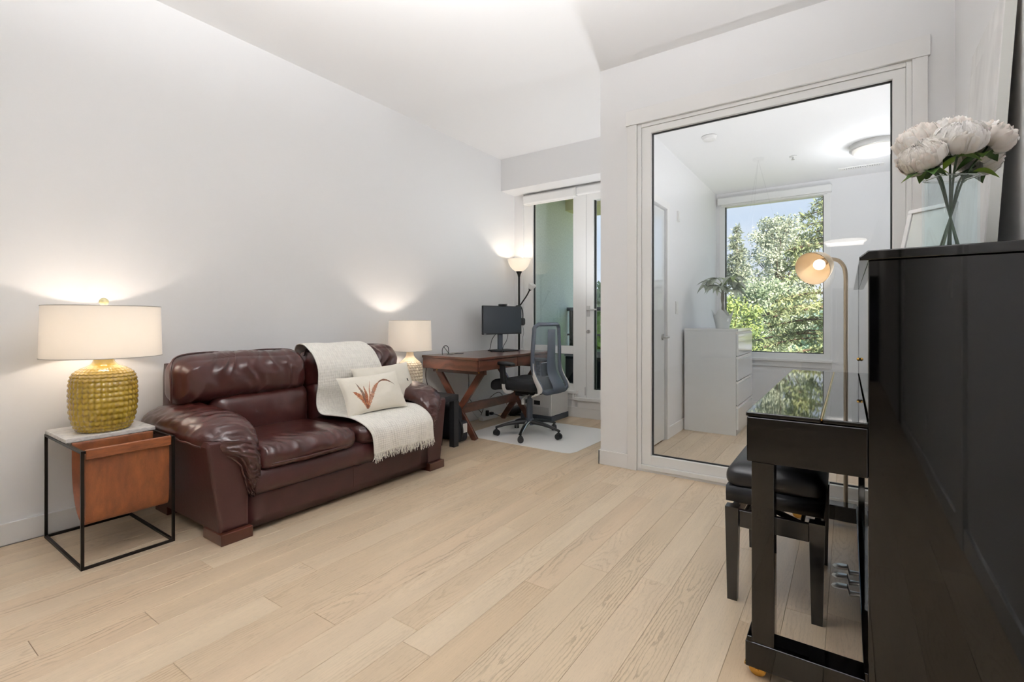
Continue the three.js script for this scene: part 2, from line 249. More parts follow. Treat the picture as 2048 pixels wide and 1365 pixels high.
// baseboards
const BH = 0.105;
struct('baseboard_left', bx(XL, XL + 0.014, 0, BH, ZN, ZB, 0.003), M.trim);
struct('baseboard_right', [bx(XR - 0.014, XR, 0, BH, 0.02, 2.9, 0.003), bx(XR - 0.014, XR, 0, BH, ZP, -0.16, 0.003)], M.trim);
struct('baseboard_partition', [bx(XN - 0.014, -1.315, 0, BH, ZP, ZP + 0.014, 0.003), bx(XN - 0.014, XN, 0, BH, ZN, ZP + 0.014, 0.003), bx(0.351, XR, 0, BH, ZP, ZP + 0.014, 0.003)], M.trim);
struct('baseboard_back', bx(XL, XN, 0, 0.11, ZN, ZN + 0.014, 0.003), M.trim);
struct('baseboard_den', [bx(XD, XD + 0.014, 0, BH, ZD, DZ1 - 0.065, 0.003), bx(XD, XR, 0, BH, ZD, ZD + 0.014, 0.003)], M.trim);
// right wall near the camera: door casing, switch, outlet (seen mirrored in the piano)
struct('trim_3', [bx(XR - 0.02, XR, 0, 2.2, -0.16, 0.02, 0.003), bx(XR - 0.016, XR, 0, 2.2, 2.9, 3.02, 0.003), bx(XR - 0.016, XR, 0, 2.2, 3.4, 3.52, 0.003)], M.trim);
struct('door_3', bx(XR - 0.012, XR + 0.01, 0.01, 2.12, 3.02, 3.4), std(0x2a2522, 0.5));
function plate(name, label, x0, x1, y0, y1, z0, z1, bits) { const o = thing(name, label, name === 'power_outlet' ? 'outlet' : 'switch'); part('cover_plate', bx(x0, x1, y0, y1, z0, z1, 0.002), M.whitePlastic, o); for (const b of bits) part(b[0], bx(...b.slice(1), 0.0015), M.trim, o); }
plate('light_switch', 'white light switch plate on the den wall beside the dresser', XD, XD + 0.007, 1.14, 1.26, -4.765, -4.69, [['rocker', XD + 0.006, XD + 0.011, 1.165, 1.235, -4.745, -4.71]]);
plate('wall_sensor', 'small white sensor high on the den wall beside the door', XD, XD + 0.018, 2.035, 2.13, -4.79, -4.735, [['cover', XD + 0.017, XD + 0.022, 2.06, 2.105, -4.777, -4.748]]);
plate('light_switch', 'white light switch on the right wall, mirrored in the piano side', XR - 0.007, XR, 1.2, 1.32, 0.24, 0.32, [['rocker', XR - 0.011, XR - 0.006, 1.225, 1.295, 0.265, 0.295]]);
plate('power_outlet', 'white power outlet low on the right wall, mirrored in the piano side', XR - 0.007, XR, 0.3, 0.42, 1.2, 1.28, [['socket', XR - 0.01, XR - 0.006, 0.37, 0.4, 1.225, 1.255], ['socket', XR - 0.01, XR - 0.006, 0.32, 0.35, 1.225, 1.255]]);

// ---------- outside: balcony, facade, trees ----------
const stuccoT = dataTex(256, 256, (u, v) => { const s = 236 + 34 * fbm(u * 38, v * 38, 1, 3) + 20 * nz(u * 90, v * 90, 4); return [s, s, s]; });
stuccoT.repeat.set(1.1, 1.1);
M.stucco = std(0x9aa39f, 0.95, { bumpMap: stuccoT, bumpScale: 0.006, map: stuccoT }); M.stucco.color.setRGB(0.95, 1.03, 1.04);
struct('wall_balcony', metric(bx(XL - 0.3, XL - 0.02, -0.4, 3.1, -6.75, ZN - 0.14)), M.stucco);
struct('floor_balcony', bx(XL - 0.3, XN, -0.4, 0.1, -6.6, ZN - 0.14), std(0x777a7a, 0.8));
struct('ceiling_balcony', [bx(XL - 0.3, XN, 2.92, 3.2, -6.9, ZN - 0.14), bx(XL - 0.02, XN, 2.66, 2.92, -6.75, -6.2)], std(0xd9d8a4, 0.8));
struct('wall_upper', bx(XL - 0.6, XR + 0.4, YC + 0.3, 9, -6.3, ZB + 0.3), std(0x9d9d98, 0.9));
{
  const r = thing('balcony_railing', 'dark metal balcony railing with glass seen through the balcony door', 'railing');
  part('top_rail', bx(XL - 0.02, XN, 1.215, 1.265, -6.3, -6.24, 0.004), M.greyPlastic, r);
  part('lower_rail', bx(XL - 0.02, XN, 0.86, 0.885, -6.28, -6.255), M.greyPlastic, r); part('lower_rail', bx(XL - 0.02, XN, 0.58, 0.6, -6.28, -6.255), M.greyPlastic, r);
  for (const x of [-3.31, -2.42, -1.6]) part('post', bx(x, x + 0.045, 0.1, 1.215, -6.29, -6.245), M.blackPlastic, r);
  const gp = part('privacy_strip', bx(-3.262, -3.2, 0.15, 1.2, -6.29, -6.275, 0.002), std(0xb7d04a, 0.6), r); gp.userData.label = 'lime green strip';
  part('pane', bx(-3.2, -2.42, 0.15, 1.2, -6.269, -6.265), phy(0xcfe6b0, 0, { transmission: 1, thickness: 0 }), r); part('pane', bx(-2.37, -1.6, 0.15, 1.2, -6.269, -6.265), phy(0xcfe6b0, 0, { transmission: 1, thickness: 0 }), r);
}
{
  const b = thing('storage_bench', 'dark grey storage box with a pale lid out on the balcony', 'box', [-2.75, 0.1, -5.95]);
  part('body', bx(-0.35, 0.75, 0, 0.5, -0.22, 0.22, 0.01), M.blackPlastic, b); part('lid', bx(-0.36, 0.76, 0.5, 0.58, -0.23, 0.23, 0.01), std(0x8b8f94, 0.5), b);
}
struct('ground_outside', bx(-120, 120, -9.2, -9, -160, -8), std(0x5d6b3c, 1));
function leafCloud(list, size, R, out, wide = 0.36) { // small creased leaves at the given points
  for (const p of list) {
    const a = R() * 6.28, b = (R() - 0.5) * 2.2, s = size * (0.6 + R() * 0.8), d = V(Math.cos(a) * Math.cos(b), Math.sin(b), Math.sin(a) * Math.cos(b)), e = V(R() - 0.5, R() - 0.5, R() - 0.5).cross(d).normalize().multiplyScalar(s * wide); d.multiplyScalar(s);
    const m = [p[0] + d.x * 0.5, p[1] + d.y * 0.5 - s * 0.08, p[2] + d.z * 0.5], t = [p[0] + d.x, p[1] + d.y, p[2] + d.z], l = [m[0] + e.x, m[1] + e.y + s * 0.1, m[2] + e.z], r = [m[0] - e.x, m[1] - e.y + s * 0.1, m[2] - e.z];
    out.push(...p, ...l, ...t, ...p, ...t, ...r);
  }
}
const rawGeo = (a) => { const g = new THREE.BufferGeometry(); g.setAttribute('position', new THREE.Float32BufferAttribute(a, 3)); g.computeVertexNormals(); return g; };
const leafMat = (c) => phy(c, 0.7, { transmission: 0.3, thickness: 0, side: THREE.DoubleSide });
M.bark = std(0x5a4c40, 0.95);
function conifer(label, base, H, rad, o) {
  const R = rng(o.seed), g = thing('conifer_tree', label, 'tree', base), A = [], B = [], wood = [new THREE.CylinderGeometry(0.03, H * 0.022, H, 8).translate(0, H / 2, 0)];
  for (let y = H * (o.from ?? 0.1); y < H * 0.99; y += H * o.step) {
    const f = 1 - y / H, L0 = rad * Math.pow(f, o.pow ?? 0.8) + 0.12, n = o.n + Math.floor(R() * 2);
    for (let i = 0; i < n; i++) {
      const a = R() * 6.28, L = L0 * (0.65 + R() * 0.5), yy = y + (R() - 0.5) * H * o.step, pts = [];
      for (let k = 0; k <= 4; k++) { const q = k / 4; pts.push([Math.cos(a) * L * q, yy + L * (o.rise * q - o.droop * q * q), Math.sin(a) * L * q]); }
      wood.push(tube(pts, Math.max(0.012, L * 0.013), 5, 4));
      const c = curve(pts), m = Math.ceil(L * o.dens), list = [];
      for (let k = 0; k < m; k++) { const q = 0.15 + 0.85 * Math.sqrt(R()), p = c.getPoint(q), w = L * o.spread * (1.05 - q * 0.6), s = (R() * 2 - 1) * w; list.push([p.x - Math.sin(a) * s, p.y - Math.abs(s) * 0.18 + (R() - 0.5) * 0.12, p.z + Math.cos(a) * s]); }
      leafCloud(list, o.leaf, R, R() < 0.5 ? A : B, 0.13);
    }
  }
  part('trunk', wood, M.bark, g); part('foliage', rawGeo(A), leafMat(o.c1), g); part('foliage', rawGeo(B), leafMat(o.c2), g);
}
function broadleaf(label, base, H, rx, o) {
  const R = rng(o.seed), g = thing('leafy_tree', label, 'tree', base), A = [], B = [], wood = [tube([[0, 0, 0], [0.1, H * 0.3, 0.05], [-0.05, H * 0.6, 0], [0.1, H * 0.85, 0]], H * 0.016, 12, 6)];
  for (let i = 0; i < o.clumps; i++) {
    const y = H * (o.low + (0.98 - o.low) * Math.pow(R(), 0.9)), f = (y / H - o.low) / (1 - o.low), w = rx * Math.sqrt(Math.max(0.05, 1 - Math.pow(Math.abs(f - 0.4) / 0.62, 2.2))), a = R() * 6.28, r = w * Math.sqrt(R()), x = Math.cos(a) * r, z = Math.sin(a) * r, cr = o.clump * (0.6 + R() * 0.7);
    if (R() < 0.4) wood.push(tube([[0, y - r * 1.3 - 0.8, 0], [x * 0.4, y - r * 0.7 - 0.2, z * 0.4], [x, y, z]], 0.01 + r * 0.006, 5, 4));
    const list = []; for (let k = 0; k < o.per; k++) { const q = V(R() - 0.5, (R() - 0.5) * 0.75, R() - 0.5).normalize().multiplyScalar(cr * Math.cbrt(R())); list.push([x + q.x, y + q.y, z + q.z]); }
    leafCloud(list, o.leaf, R, R() < 0.55 ? A : B);
  }
  part('trunk', wood, M.bark, g); part('foliage', rawGeo(A), leafMat(o.c1), g); part('foliage', rawGeo(B), leafMat(o.c2), g);
}
{
  conifer('tall narrow spruce outside the den window, left of the other trees', [-6.38, -9, -36.9], 16.7, 3.0, { seed: 1, step: 0.022, n: 6, rise: 0.25, droop: 0.35, dens: 60, spread: 0.26, leaf: 0.3, pow: 0.85, from: 0.35, c1: 0x87937f, c2: 0x9ba792 });
  conifer('large cedar with layered drooping boughs at the right of the den window', [-0.05, -9, -12.6], 13.1, 3.0, { seed: 2, step: 0.022, n: 8, rise: 0.2, droop: 0.3, dens: 110, spread: 0.26, leaf: 0.13, pow: 0.5, from: 0.5, c1: 0xaab583, c2: 0x86956c });
  broadleaf('tall airy silver-green tree in the middle of the den window', [-3.02, -9, -29.5], 15.68, 1.75, { seed: 3, clumps: 230, per: 80, clump: 0.42, leaf: 0.115, low: 0.6, c1: 0xbcc6b4, c2: 0x9eaa96 });
  broadleaf('low bright green bushy tree behind the dresser in the den window', [-3.05, -9, -17.3], 10.85, 1.1, { seed: 4, clumps: 90, per: 120, clump: 0.35, leaf: 0.09, low: 0.7, c1: 0x9db167, c2: 0x748c55 });
  broadleaf('pale grey-green bushy tree low in the centre of the den window', [-2.85, -9, -22.95], 11.8, 1.35, { seed: 5, clumps: 120, per: 110, clump: 0.38, leaf: 0.11, low: 0.7, c1: 0xb6c4ac, c2: 0x94a98c });
  broadleaf('dark blue-green tree low behind the others in the den window', [-6.6, -9, -58.6], 10.9, 8.5, { seed: 6, clumps: 120, per: 90, clump: 1.7, leaf: 0.5, low: 0.5, c1: 0x86a69a, c2: 0x9ab8a4 });
  broadleaf('leafy garden tree seen through the balcony door glass', [-5.45, -9, -12.03], 11.08, 1.8, { seed: 7, clumps: 70, per: 110, clump: 0.5, leaf: 0.2, low: 0.6, c1: 0xb9c8a2, c2: 0x9bb088 });
}

// ---------- sofa ----------
const leatherT = dataTex(256, 256, (u, v) => { const s = 128 + 60 * nz(u * 90, v * 90, 1) + 40 * nz(u * 45, v * 45, 7); return [s, s, s]; });
const leatherTone = dataTex(128, 128, (u, v) => { const s = 215 + 40 * fbm(u * 6, v * 6, 3, 4); return [s, s * 0.99, s * 0.985]; }, true);
M.leather = phy(0x4a2420, 0.28, { bumpMap: leatherT, bumpScale: 0.0006, map: leatherTone, specularIntensity: 1, clearcoat: 0.25, clearcoatRoughness: 0.3 });
M.leatherFlat = phy(0x4a2726, 0.4, { bumpMap: leatherT, bumpScale: 0.0006, map: leatherTone });
M.sofaFoot = phy(0x4a2418, 0.35, { clearcoat: 0.3 });
const wrinkle = (a, b, c) => { const n = nz(a, b, c); return 1 - Math.pow(Math.abs(n) * 2.2, 0.7); };
const sofa = thing('sofa', 'dark brown leather two-seat sofa under a cream throw', 'sofa', [-2.87, 0, -1.885]);
const SZ = 0.785;                                   // half length
// sofa-local: +x front, z along the wall (near arm at +z)
part('base', soft(0.8, 0.2, 1.30, 0.012, [2, 4, 12]).translate(-0.005, 0.125, 0), M.leatherFlat, sofa);
{
  const up = part('seat_border', soft(0.5, 0.16, 1.27, 0.05, [10, 10, 60], (q, d, n) => { if (n[0] > 0.2) q.x += 0.022 * (1 - n[1] * n[1]) + 0.003 * nz(q.z * 9, q.y * 8, 2); if (Math.abs(q.z) < 0.02) q.x -= 0.007 * (1 - Math.abs(q.z) / 0.02); }).translate(0.175, 0.262, 0), M.leatherFlat, sofa);
  part('stitching', [bar([0.44, 0.193, -0.012], [0.44, 0.2, -0.006], 0.003, 0.003, 0), bar([0.44, 0.193, 0.0], [0.44, 0.2, 0.006], 0.003, 0.003, 0), bar([0.399, 0.05, 0.003], [0.399, 0.18, 0.003], 0.002, 0.002, 0)], M.leather, up);
}
for (const s of [1, -1]) {
  const seat = part('seat_cushion', soft(0.56, 0.118, 0.61, 0.056, [44, 12, 60], (q, d, n) => {
    const e = (1 - n[0] ** 4) * (1 - n[2] ** 4); if (n[1] > -0.2) q.y += 0.02 * e; q.x += 0.03 * (1 - n[2] ** 4) * Math.max(0, n[0]) ;
    const fr = sstep(n[0], 0.1, 0.9); q.y += (wrinkle(q.z * 15 + 2 * nz(q.x * 5, q.z * 4), q.x * 4, s) - 0.6) * 0.016 * fr * (d.y > 0.1 ? 1 : 0.3) + 0.004 * fbm(q.x * 8, q.z * 8, s, 3);
    q.x += (wrinkle(q.z * 13, q.y * 20, s + 4) - 0.6) * 0.004 * fr;
  }).translate(0.165, 0.374, s * 0.307), M.leather, sofa);
  part('piping', tube([[0.0, 0.347, 0.6], [0.3, 0.345, 0.6], [0.43, 0.346, 0.575], [0.468, 0.348, 0.47], [0.478, 0.348, 0.31], [0.468, 0.348, 0.14], [0.43, 0.346, 0.03], [0.3, 0.345, 0.008], [0.0, 0.347, 0.008]].map(([x, y, z]) => [x, y, z * s]), 0.0055, 60, 6), M.leather, seat);
  // head roll of the back
  const back = part('back_cushion', soft(0.25, 0.285, 0.775, 0.10, [24, 34, 90], (q, d, n) => {
    const ez = 1 - Math.pow(Math.abs(n[2]), 6), fr = sstep(d.x, -0.2, 0.8);
    q.x += 0.035 * ez * Math.max(0, n[0]) * (1 - n[1] * n[1]); if (n[1] > 0) q.y += 0.012 * ez * (0.6 + 0.4 * Math.sin(n[2] * 5 + s));
    const top = sstep(n[1], -0.3, 0.9), w = (wrinkle(q.z * 13 + 1.6 * nz(q.y * 6, q.z * 3, s), q.y * 5 + q.z * 2, s * 3) - 0.62) * 0.026;
    q.x += w * fr * (0.35 + 0.65 * top * ez); q.y += w * 0.4 * (1 - fr);
    const low = sstep(-n[1], 0.35, 1); q.x += low * fr * (wrinkle(q.z * 8, q.y * 16, 6 + s) - 0.6) * 0.022; q.x += 0.005 * fbm(q.z * 7, q.y * 9, s, 3) * fr;
  }).translate(-0.165, 0.742, s * 0.393), M.leather, sofa);
  part('piping', tube([[-0.115, 0.635, 0.783], [-0.11, 0.72, 0.786], [-0.125, 0.82, 0.783], [-0.16, 0.878, 0.74], [-0.2, 0.893, 0.6], [-0.205, 0.888, 0.4], [-0.2, 0.893, 0.2], [-0.19, 0.882, 0.06], [-0.15, 0.84, 0.012]].map(([x, y, z]) => [x, y, z * s]), 0.0055, 60, 6), M.leather, back);
  part('lumbar_cushion', soft(0.2, 0.33, 0.60, 0.07, [16, 26, 60], (q, d, n) => {
    const ez = 1 - Math.pow(Math.abs(n[2]), 5), fr = sstep(d.x, 0, 0.9); q.x += 0.028 * ez * Math.max(0, n[0]) * (1 - n[1] * n[1]) + fr * (0.006 * fbm(q.z * 9, q.y * 7, 5 + s, 3) + (wrinkle(q.z * 7, q.y * 14, s * 5) - 0.6) * 0.006 * (1 - ez * 0.6));
  }).translate(-0.125, 0.5, s * 0.312), M.leather, sofa);
  // arm: body, then the pad that rolls over it and down the inner front
  const arm = part('arm', prism([[-0.767, 0.05], [-0.826, 0.475], [-0.82, 0.50], [-0.68, 0.50], [-0.645, 0.43], [-0.628, 0.3], [-0.63, 0.05]].map(([z, y]) => [-s * z, y]), 0.80, 0.016, 4).rotateY(-Math.PI / 2).translate(0.398, 0, 0), M.leatherFlat, sofa);
  const P = polyAt([[-0.40, 0.49, 0.715, 0.10, 0.045], [-0.3, 0.535, 0.722, 0.14, 0.066], [-0.12, 0.552, 0.724, 0.146, 0.074], [0.06, 0.545, 0.722, 0.146, 0.076], [0.22, 0.535, 0.714, 0.142, 0.072], [0.33, 0.508, 0.702, 0.126, 0.062], [0.396, 0.45, 0.668, 0.082, 0.05], [0.424, 0.38, 0.638, 0.046, 0.037], [0.422, 0.305, 0.626, 0.034, 0.028], [0.413, 0.24, 0.62, 0.022, 0.02], [0.402, 0.19, 0.617, 0.009, 0.01]]);
  const ring = (t, a, o = 0) => {
    const [x, y, z, hw, ht] = P(t), q = P(t + 0.004), r = P(t - 0.004), L = Math.hypot(q[0] - r[0], q[1] - r[1]), tx = (q[0] - r[0]) / L, ty = (q[1] - r[1]) / L, end = Math.sqrt(clamp(t / 0.05, 0, 1)) * Math.sqrt(clamp((1 - t) / 0.03, 0.02, 1));
    const ca = Math.cos(a), sa = Math.sin(a), w = Math.sign(ca) * Math.pow(Math.abs(ca), 0.8) * hw * end, up = (sa > 0 ? Math.pow(sa, 0.9) : -Math.pow(-sa, 0.6) * 0.7) * ht * end;
    const fold = sa > -0.35 ? (wrinkle(t * 26 + ca * 1.8 + nz(t * 9, ca * 2, s), ca * 2.4, s * 2) - 0.62) * (0.009 + 0.011 * sstep(t, 0.4, 0.75)) : 0;
    const u = up + (fold + o) * (sa > -0.35 ? 1 : 0), droop = 0.022 * Math.max(0, ca) * (1 - sstep(t, 0.55, 0.7));
    return [x - ty * u, y + tx * u - droop, s * (z + w)];
  };
  const pad = part('arm_pad', grid(40, 130, (u, v) => ring(v, (s > 0 ? 1 : -1) * u * 6.28318), true), M.leather, sofa);
  const seam = []; for (let k = 2; k <= 46; k++) { const t = k / 48, [x, y, z, hw] = P(t), p = ring(t, -0.25); seam.push([p[0], p[1], p[2] + s * 0.001]); }
  part('piping', tube(seam, 0.006, 120, 6), M.leather, pad);
  part('foot', bx(0.235, 0.425, 0, 0.055, s * 0.625, s * 0.775, 0.004), M.sofaFoot, sofa); part('foot', bx(-0.38, -0.22, 0, 0.055, s * 0.625, s * 0.765, 0.004), M.sofaFoot, sofa);
}
part('back_frame', soft(0.15, 0.72, 1.46, 0.03, [3, 8, 8]).translate(-0.33, 0.48, 0), M.leatherFlat, sofa);

// throw over the far half
const woolT = dataTex(128, 128, (u, v) => { const s = 246 + 12 * nz(u * 50, v * 50, 2); return [s, s * 0.985, s * 0.95]; }, true);
M.wool = std(0xffffff, 0.95, { map: woolT }); M.fringe = std(0xf6f2e8, 0.95);
{
  const o = thing('throw_blanket', 'cream waffle-weave throw with fringe draped over the sofa', 'blanket');
  const C = polyAt([[-3.185, 0.73, -1.93, -2.40], [-3.175, 0.84, -1.915, -2.395], [-3.115, 0.913, -1.90, -2.385], [-3.005, 0.913, -1.89, -2.38], [-2.90, 0.855, -1.885, -2.385], [-2.838, 0.76, -1.88, -2.40], [-2.832, 0.655, -1.878, -2.42], [-2.84, 0.59, -1.875, -2.43], [-2.83, 0.515, -1.872, -2.445], [-2.785, 0.478, -1.87, -2.455], [-2.66, 0.484, -1.87, -2.46], [-2.53, 0.48, -1.895, -2.462], [-2.43, 0.446, -1.92, -2.465], [-2.376, 0.392, -1.935, -2.468], [-2.366, 0.325, -1.945, -2.47], [-2.368, 0.262, -1.95, -2.472]]);
  const f = (u, v) => { const [x, y, a, b] = C(1 - v), hang = sstep(1 - v, 0.72, 1), w = Math.sin(u * 17 + 0.6) * 0.5 + Math.sin(u * 31 + 2) * 0.3 + nz(u * 6, v * 3, 1), k = nz(u * 5, v * 9, 4); return [x + 0.011 * w * hang + 0.006 * k * (1 - hang) * sstep(1 - v, 0.25, 0.4), y + 0.006 * k + 0.004 * w * hang - (hang > 0.9 ? 0.012 * nz(u * 9, 3, 3) : 0), lerp(a, b, u) + 0.010 * nz(v * 7, u * 2, 8)]; };
  const cu = 32, cv = 78; // waffle cells
  part('weave', sheet(cu * 5, cv * 5, f, 0.006, (u, v) => { const a = Math.abs(Math.sin(u * cu * Math.PI)), b = Math.abs(Math.sin(v * cv * Math.PI)); return -0.0024 * Math.pow(a * b, 0.7); }), M.wool, o);
  const R = rng(31), S = [];
  for (let k = 0; k < 150; k++) { const u = k / 149, p = f(u, 0), L = 0.018 + R() * 0.035, dz = (R() - 0.5) * 0.035, r = 0.0022; S.push(tube([[p[0], p[1] + 0.006, p[2]], [p[0] + 0.004 * R(), p[1] - L * 0.5, p[2] + dz * 0.4], [p[0] - 0.004 + 0.01 * R(), p[1] - L, p[2] + dz]], r * (0.6 + R() * 0.6), 3, 4)); }
  S.push(tube([[-2.366, 0.27, -2.33], [-2.362, 0.245, -2.335], [-2.37, 0.225, -2.35], [-2.365, 0.205, -2.345]], 0.003, 10, 5));
  const fr = part('fringe', S, M.fringe, o); fr.userData.kind = 'stuff';
}
// cushions
function pillowGeo(w, h, t, seed) {
  const side = (s) => grid(44, 30, (u, v) => { const x = u * 2 - 1, y = v * 2 - 1, e = Math.pow(Math.max(0, (1 - Math.pow(Math.abs(x), 2.6)) * (1 - Math.pow(Math.abs(y), 2.6))), 0.55), px = x * (1 - 0.055 * (1 - y * y) * Math.abs(x)), py = y * (1 - 0.085 * (1 - x * x) * Math.abs(y)); return [s * px * w / 2, py * h / 2, s * e * t / 2 + 0.006 * e * nz(x * 3, y * 3, seed)]; });
  return [side(1), side(-1)];
}
{
  const cv = document.createElement('canvas'); cv.width = 1024; cv.height = 560; const c = cv.getContext('2d'), R = rng(5);
  c.fillStyle = '#efe9db'; c.fillRect(0, 0, 1024, 560);
  for (let k = 0; k < 9000; k++) { c.fillStyle = R() < 0.5 ? 'rgba(214,204,184,.25)' : 'rgba(255,252,244,.3)'; c.fillRect(R() * 1024, R() * 560, 3 + R() * 9, 1); }
  const frond = (x0, y0, x1, y1, x2, y2, wid, col) => { for (let k = 0; k <= 90; k++) { const t = k / 90, x = (1 - t) * (1 - t) * x0 + 2 * t * (1 - t) * x1 + t * t * x2, y = (1 - t) * (1 - t) * y0 + 2 * t * (1 - t) * y1 + t * t * y2, dx = 2 * (1 - t) * (x1 - x0) + 2 * t * (x2 - x1), dy = 2 * (1 - t) * (y1 - y0) + 2 * t * (y2 - y1), L = Math.hypot(dx, dy), nx = -dy / L, ny = dx / L, w = wid * Math.sin(Math.PI * Math.min(1, 0.15 + t * 0.85)) * (0.6 + R() * 0.6);
    c.strokeStyle = col[Math.floor(R() * col.length)]; c.lineWidth = 3.4; for (const s of [-1, 1]) { c.beginPath(); c.moveTo(x, y); c.quadraticCurveTo(x + s * nx * w * 0.6 + dx / L * w * 0.3, y + s * ny * w * 0.6 + dy / L * w * 0.3, x + s * nx * w + dx / L * w * 0.8, y + s * ny * w + dy / L * w * 0.8); c.stroke(); } } };
  const rust = ['#8d4a2c', '#a4623c', '#6f3a26', '#b77c56', '#7b4a36'], dark = ['#4a3b34', '#6f4a36', '#59463b', '#86563a'];
  frond(300, 520, 250, 340, 120, 250, 34, rust); frond(300, 520, 280, 330, 205, 130, 24, dark); frond(305, 520, 300, 350, 312, 190, 24, rust); frond(315, 520, 350, 320, 440, 120, 12, ['#b98a72', '#a4623c']); frond(310, 520, 420, 250, 590, 165, 30, rust); frond(560, 178, 720, 90, 860, 250, 15, dark);
  const t = new THREE.CanvasTexture(cv); t.colorSpace = THREE.SRGBColorSpace;
  const print = std(0xffffff, 0.9, { map: t }), linen = std(0xebe5d7, 0.9);
  const cushion = (label, pos, turn, tilt, w, h, th, mat, seed, roll) => { const o = thing('cushion', label, 'cushion', pos, turn, 'cream cushions on the sofa'); const [a, b] = pillowGeo(w, h, th, seed), tl = (g) => g.rotateX(-tilt).rotateZ(roll); part('front', tl(a), mat, o); part('back', tl(b), linen, o); return o; };
  const c2 = cushion('cream cushion behind the fern-printed one, against the far sofa arm', [-2.735, 0.622, -2.355], 1.53, 0.42, 0.5, 0.29, 0.12, linen, 9, 0.03);
  part('print', [tube([[0.15, 0.03, 0.058], [0.175, 0.0, 0.044], [0.19, -0.025, 0.03]], 0.0035, 10, 5)], std(0x4a3b34, 0.9), c2);
  cushion('cream cushion printed with rust-coloured fern fronds', [-2.595, 0.598, -2.13], 1.48, 0.5, 0.46, 0.27, 0.11, print, 4, 0.03);
}

// ---------- lamps ----------
M.shade = phy(0xfaf7f2, 1, { transmission: 0.42, thickness: 0, side: THREE.DoubleSide });
M.bulb = std(0xfff6e6, 0.4, { emissive: 0xffe8cc, emissiveIntensity: 3 });
function tableLamp(label, pos, o) {
  const g = thing('table_lamp', label, 'lamp', pos, 0);
  const prof = polyAt(o.prof), N = o.cells, rows = o.rows;
  part('body', grid(o.nu, o.nv, (u, v) => { const [r, y] = prof(v), k = sstep(v, 0.03, 0.1) * (1 - sstep(v, o.band[1] - 0.05, o.band[1])), row = v / o.band[1] * rows, a = u * N + (Math.floor(row) % 2) * (o.shift), cx = (a - Math.floor(a)) * 2 - 1, cy = (row - Math.floor(row)) * 2 - 1;
    const b = o.bump * k * Math.max(-0.2, 1 - Math.pow(Math.abs(cx), 2) - Math.pow(Math.abs(cy * 0.95), 2)), rr = r + b, an = -u * 6.283185; return [Math.cos(an) * rr, y - b * 0.35, Math.sin(an) * rr]; }, true), o.mat, g);
  part('base_plate', cyl(o.prof[0][0] * 0.97, o.prof[0][0] * 0.97, 0.006, 0, 0, 0, 40), o.mat, g);
  const top = o.prof[o.prof.length - 1][1];
  part('neck', [cyl(0.014, 0.014, 0.05, 0, top - 0.005, 0, 20), cyl(0.018, 0.018, 0.05, 0, top + 0.03, 0, 20)], M.brass, g);
  const r0 = o.r0, r1 = o.r1, y0 = o.y0, y1 = o.y1, sh = part('shade', lathe([[r0 - 0.0015, y0], [r1 - 0.0015, y1], [r1, y1], [r0, y0], [r0 - 0.0015, y0]], 64), M.shade, g);
  part('rim', [new THREE.TorusGeometry(r0, 0.002, 6, 64).rotateX(Math.PI / 2).translate(0, y0, 0), new THREE.TorusGeometry(r1, 0.002, 6, 64).rotateX(Math.PI / 2).translate(0, y1, 0)], M.silver, sh);
  part('harp', [tube([[0, top + 0.06, 0.02], [0, (y0 + y1) / 2, 0.05], [0, y1 - 0.01, 0]], 0.002, 12, 5), tube([[0, top + 0.06, -0.02], [0, (y0 + y1) / 2, -0.05], [0, y1 - 0.01, 0]], 0.002, 12, 5), rod([-r1, y1 - 0.006, 0], [r1, y1 - 0.006, 0], 0.0018, 6), rod([0, y1 - 0.006, -r1], [0, y1 - 0.006, r1], 0.0018, 6)], M.silver, g);
  const by = (y0 + y1) / 2 - 0.01; part('bulb', ball(0.03, 0, by, 0, 20), M.bulb, g);
  const L = new THREE.PointLight(0xffeedd, o.power); L.position.set(0, by, 0); L.shadow.radius = 1.6; L.castShadow = true; g.add(L);
  if (o.finial) part('finial', [cyl(0.008, 0.006, 0.012, 0, y1 - 0.008, 0, 12), ball(0.02, 0, y1 + 0.022, 0, 24)], o.finial, g);
  return g;
}
const glaze = phy(0xa88a26, 0.16, { clearcoat: 1, clearcoatRoughness: 0.06 });

tableLamp('olive-yellow glazed dimpled lamp with white drum shade on the marble side table', [-3.06, 0.535, -0.835], { mat: glaze, nu: 260, nv: 170, cells: 34, rows: 18, shift: 0, bump: 0.0058, band: [0, 0.80], power: LP1, r0: 0.238, r1: 0.232, y0: 0.365, y1: 0.615, finial: phy(0xd9cf9a, 0.08, { clearcoat: 1 }),
  prof: [[0.088, 0], [0.1, 0.006], [0.116, 0.035], [0.128, 0.09], [0.132, 0.15], [0.132, 0.2], [0.129, 0.25], [0.117, 0.285], [0.088, 0.308], [0.055, 0.325], [0.042, 0.345], [0.04, 0.365]] });
tableLamp('beige studded ceramic lamp with white drum shade between sofa and desk', [-3.06, 0.445, -2.90], { mat: std(0xd9c9b0, 0.55), nu: 240, nv: 150, cells: 26, rows: 15, shift: 0.5, bump: 0.007, band: [0, 0.74], power: LP2, r0: 0.183, r1: 0.176, y0: 0.378, y1: 0.635,
  prof: [[0.078, 0], [0.09, 0.006], [0.098, 0.04], [0.101, 0.09], [0.102, 0.14], [0.102, 0.19], [0.099, 0.235], [0.088, 0.27], [0.06, 0.3], [0.038, 0.325], [0.03, 0.35], [0.028, 0.385]] });

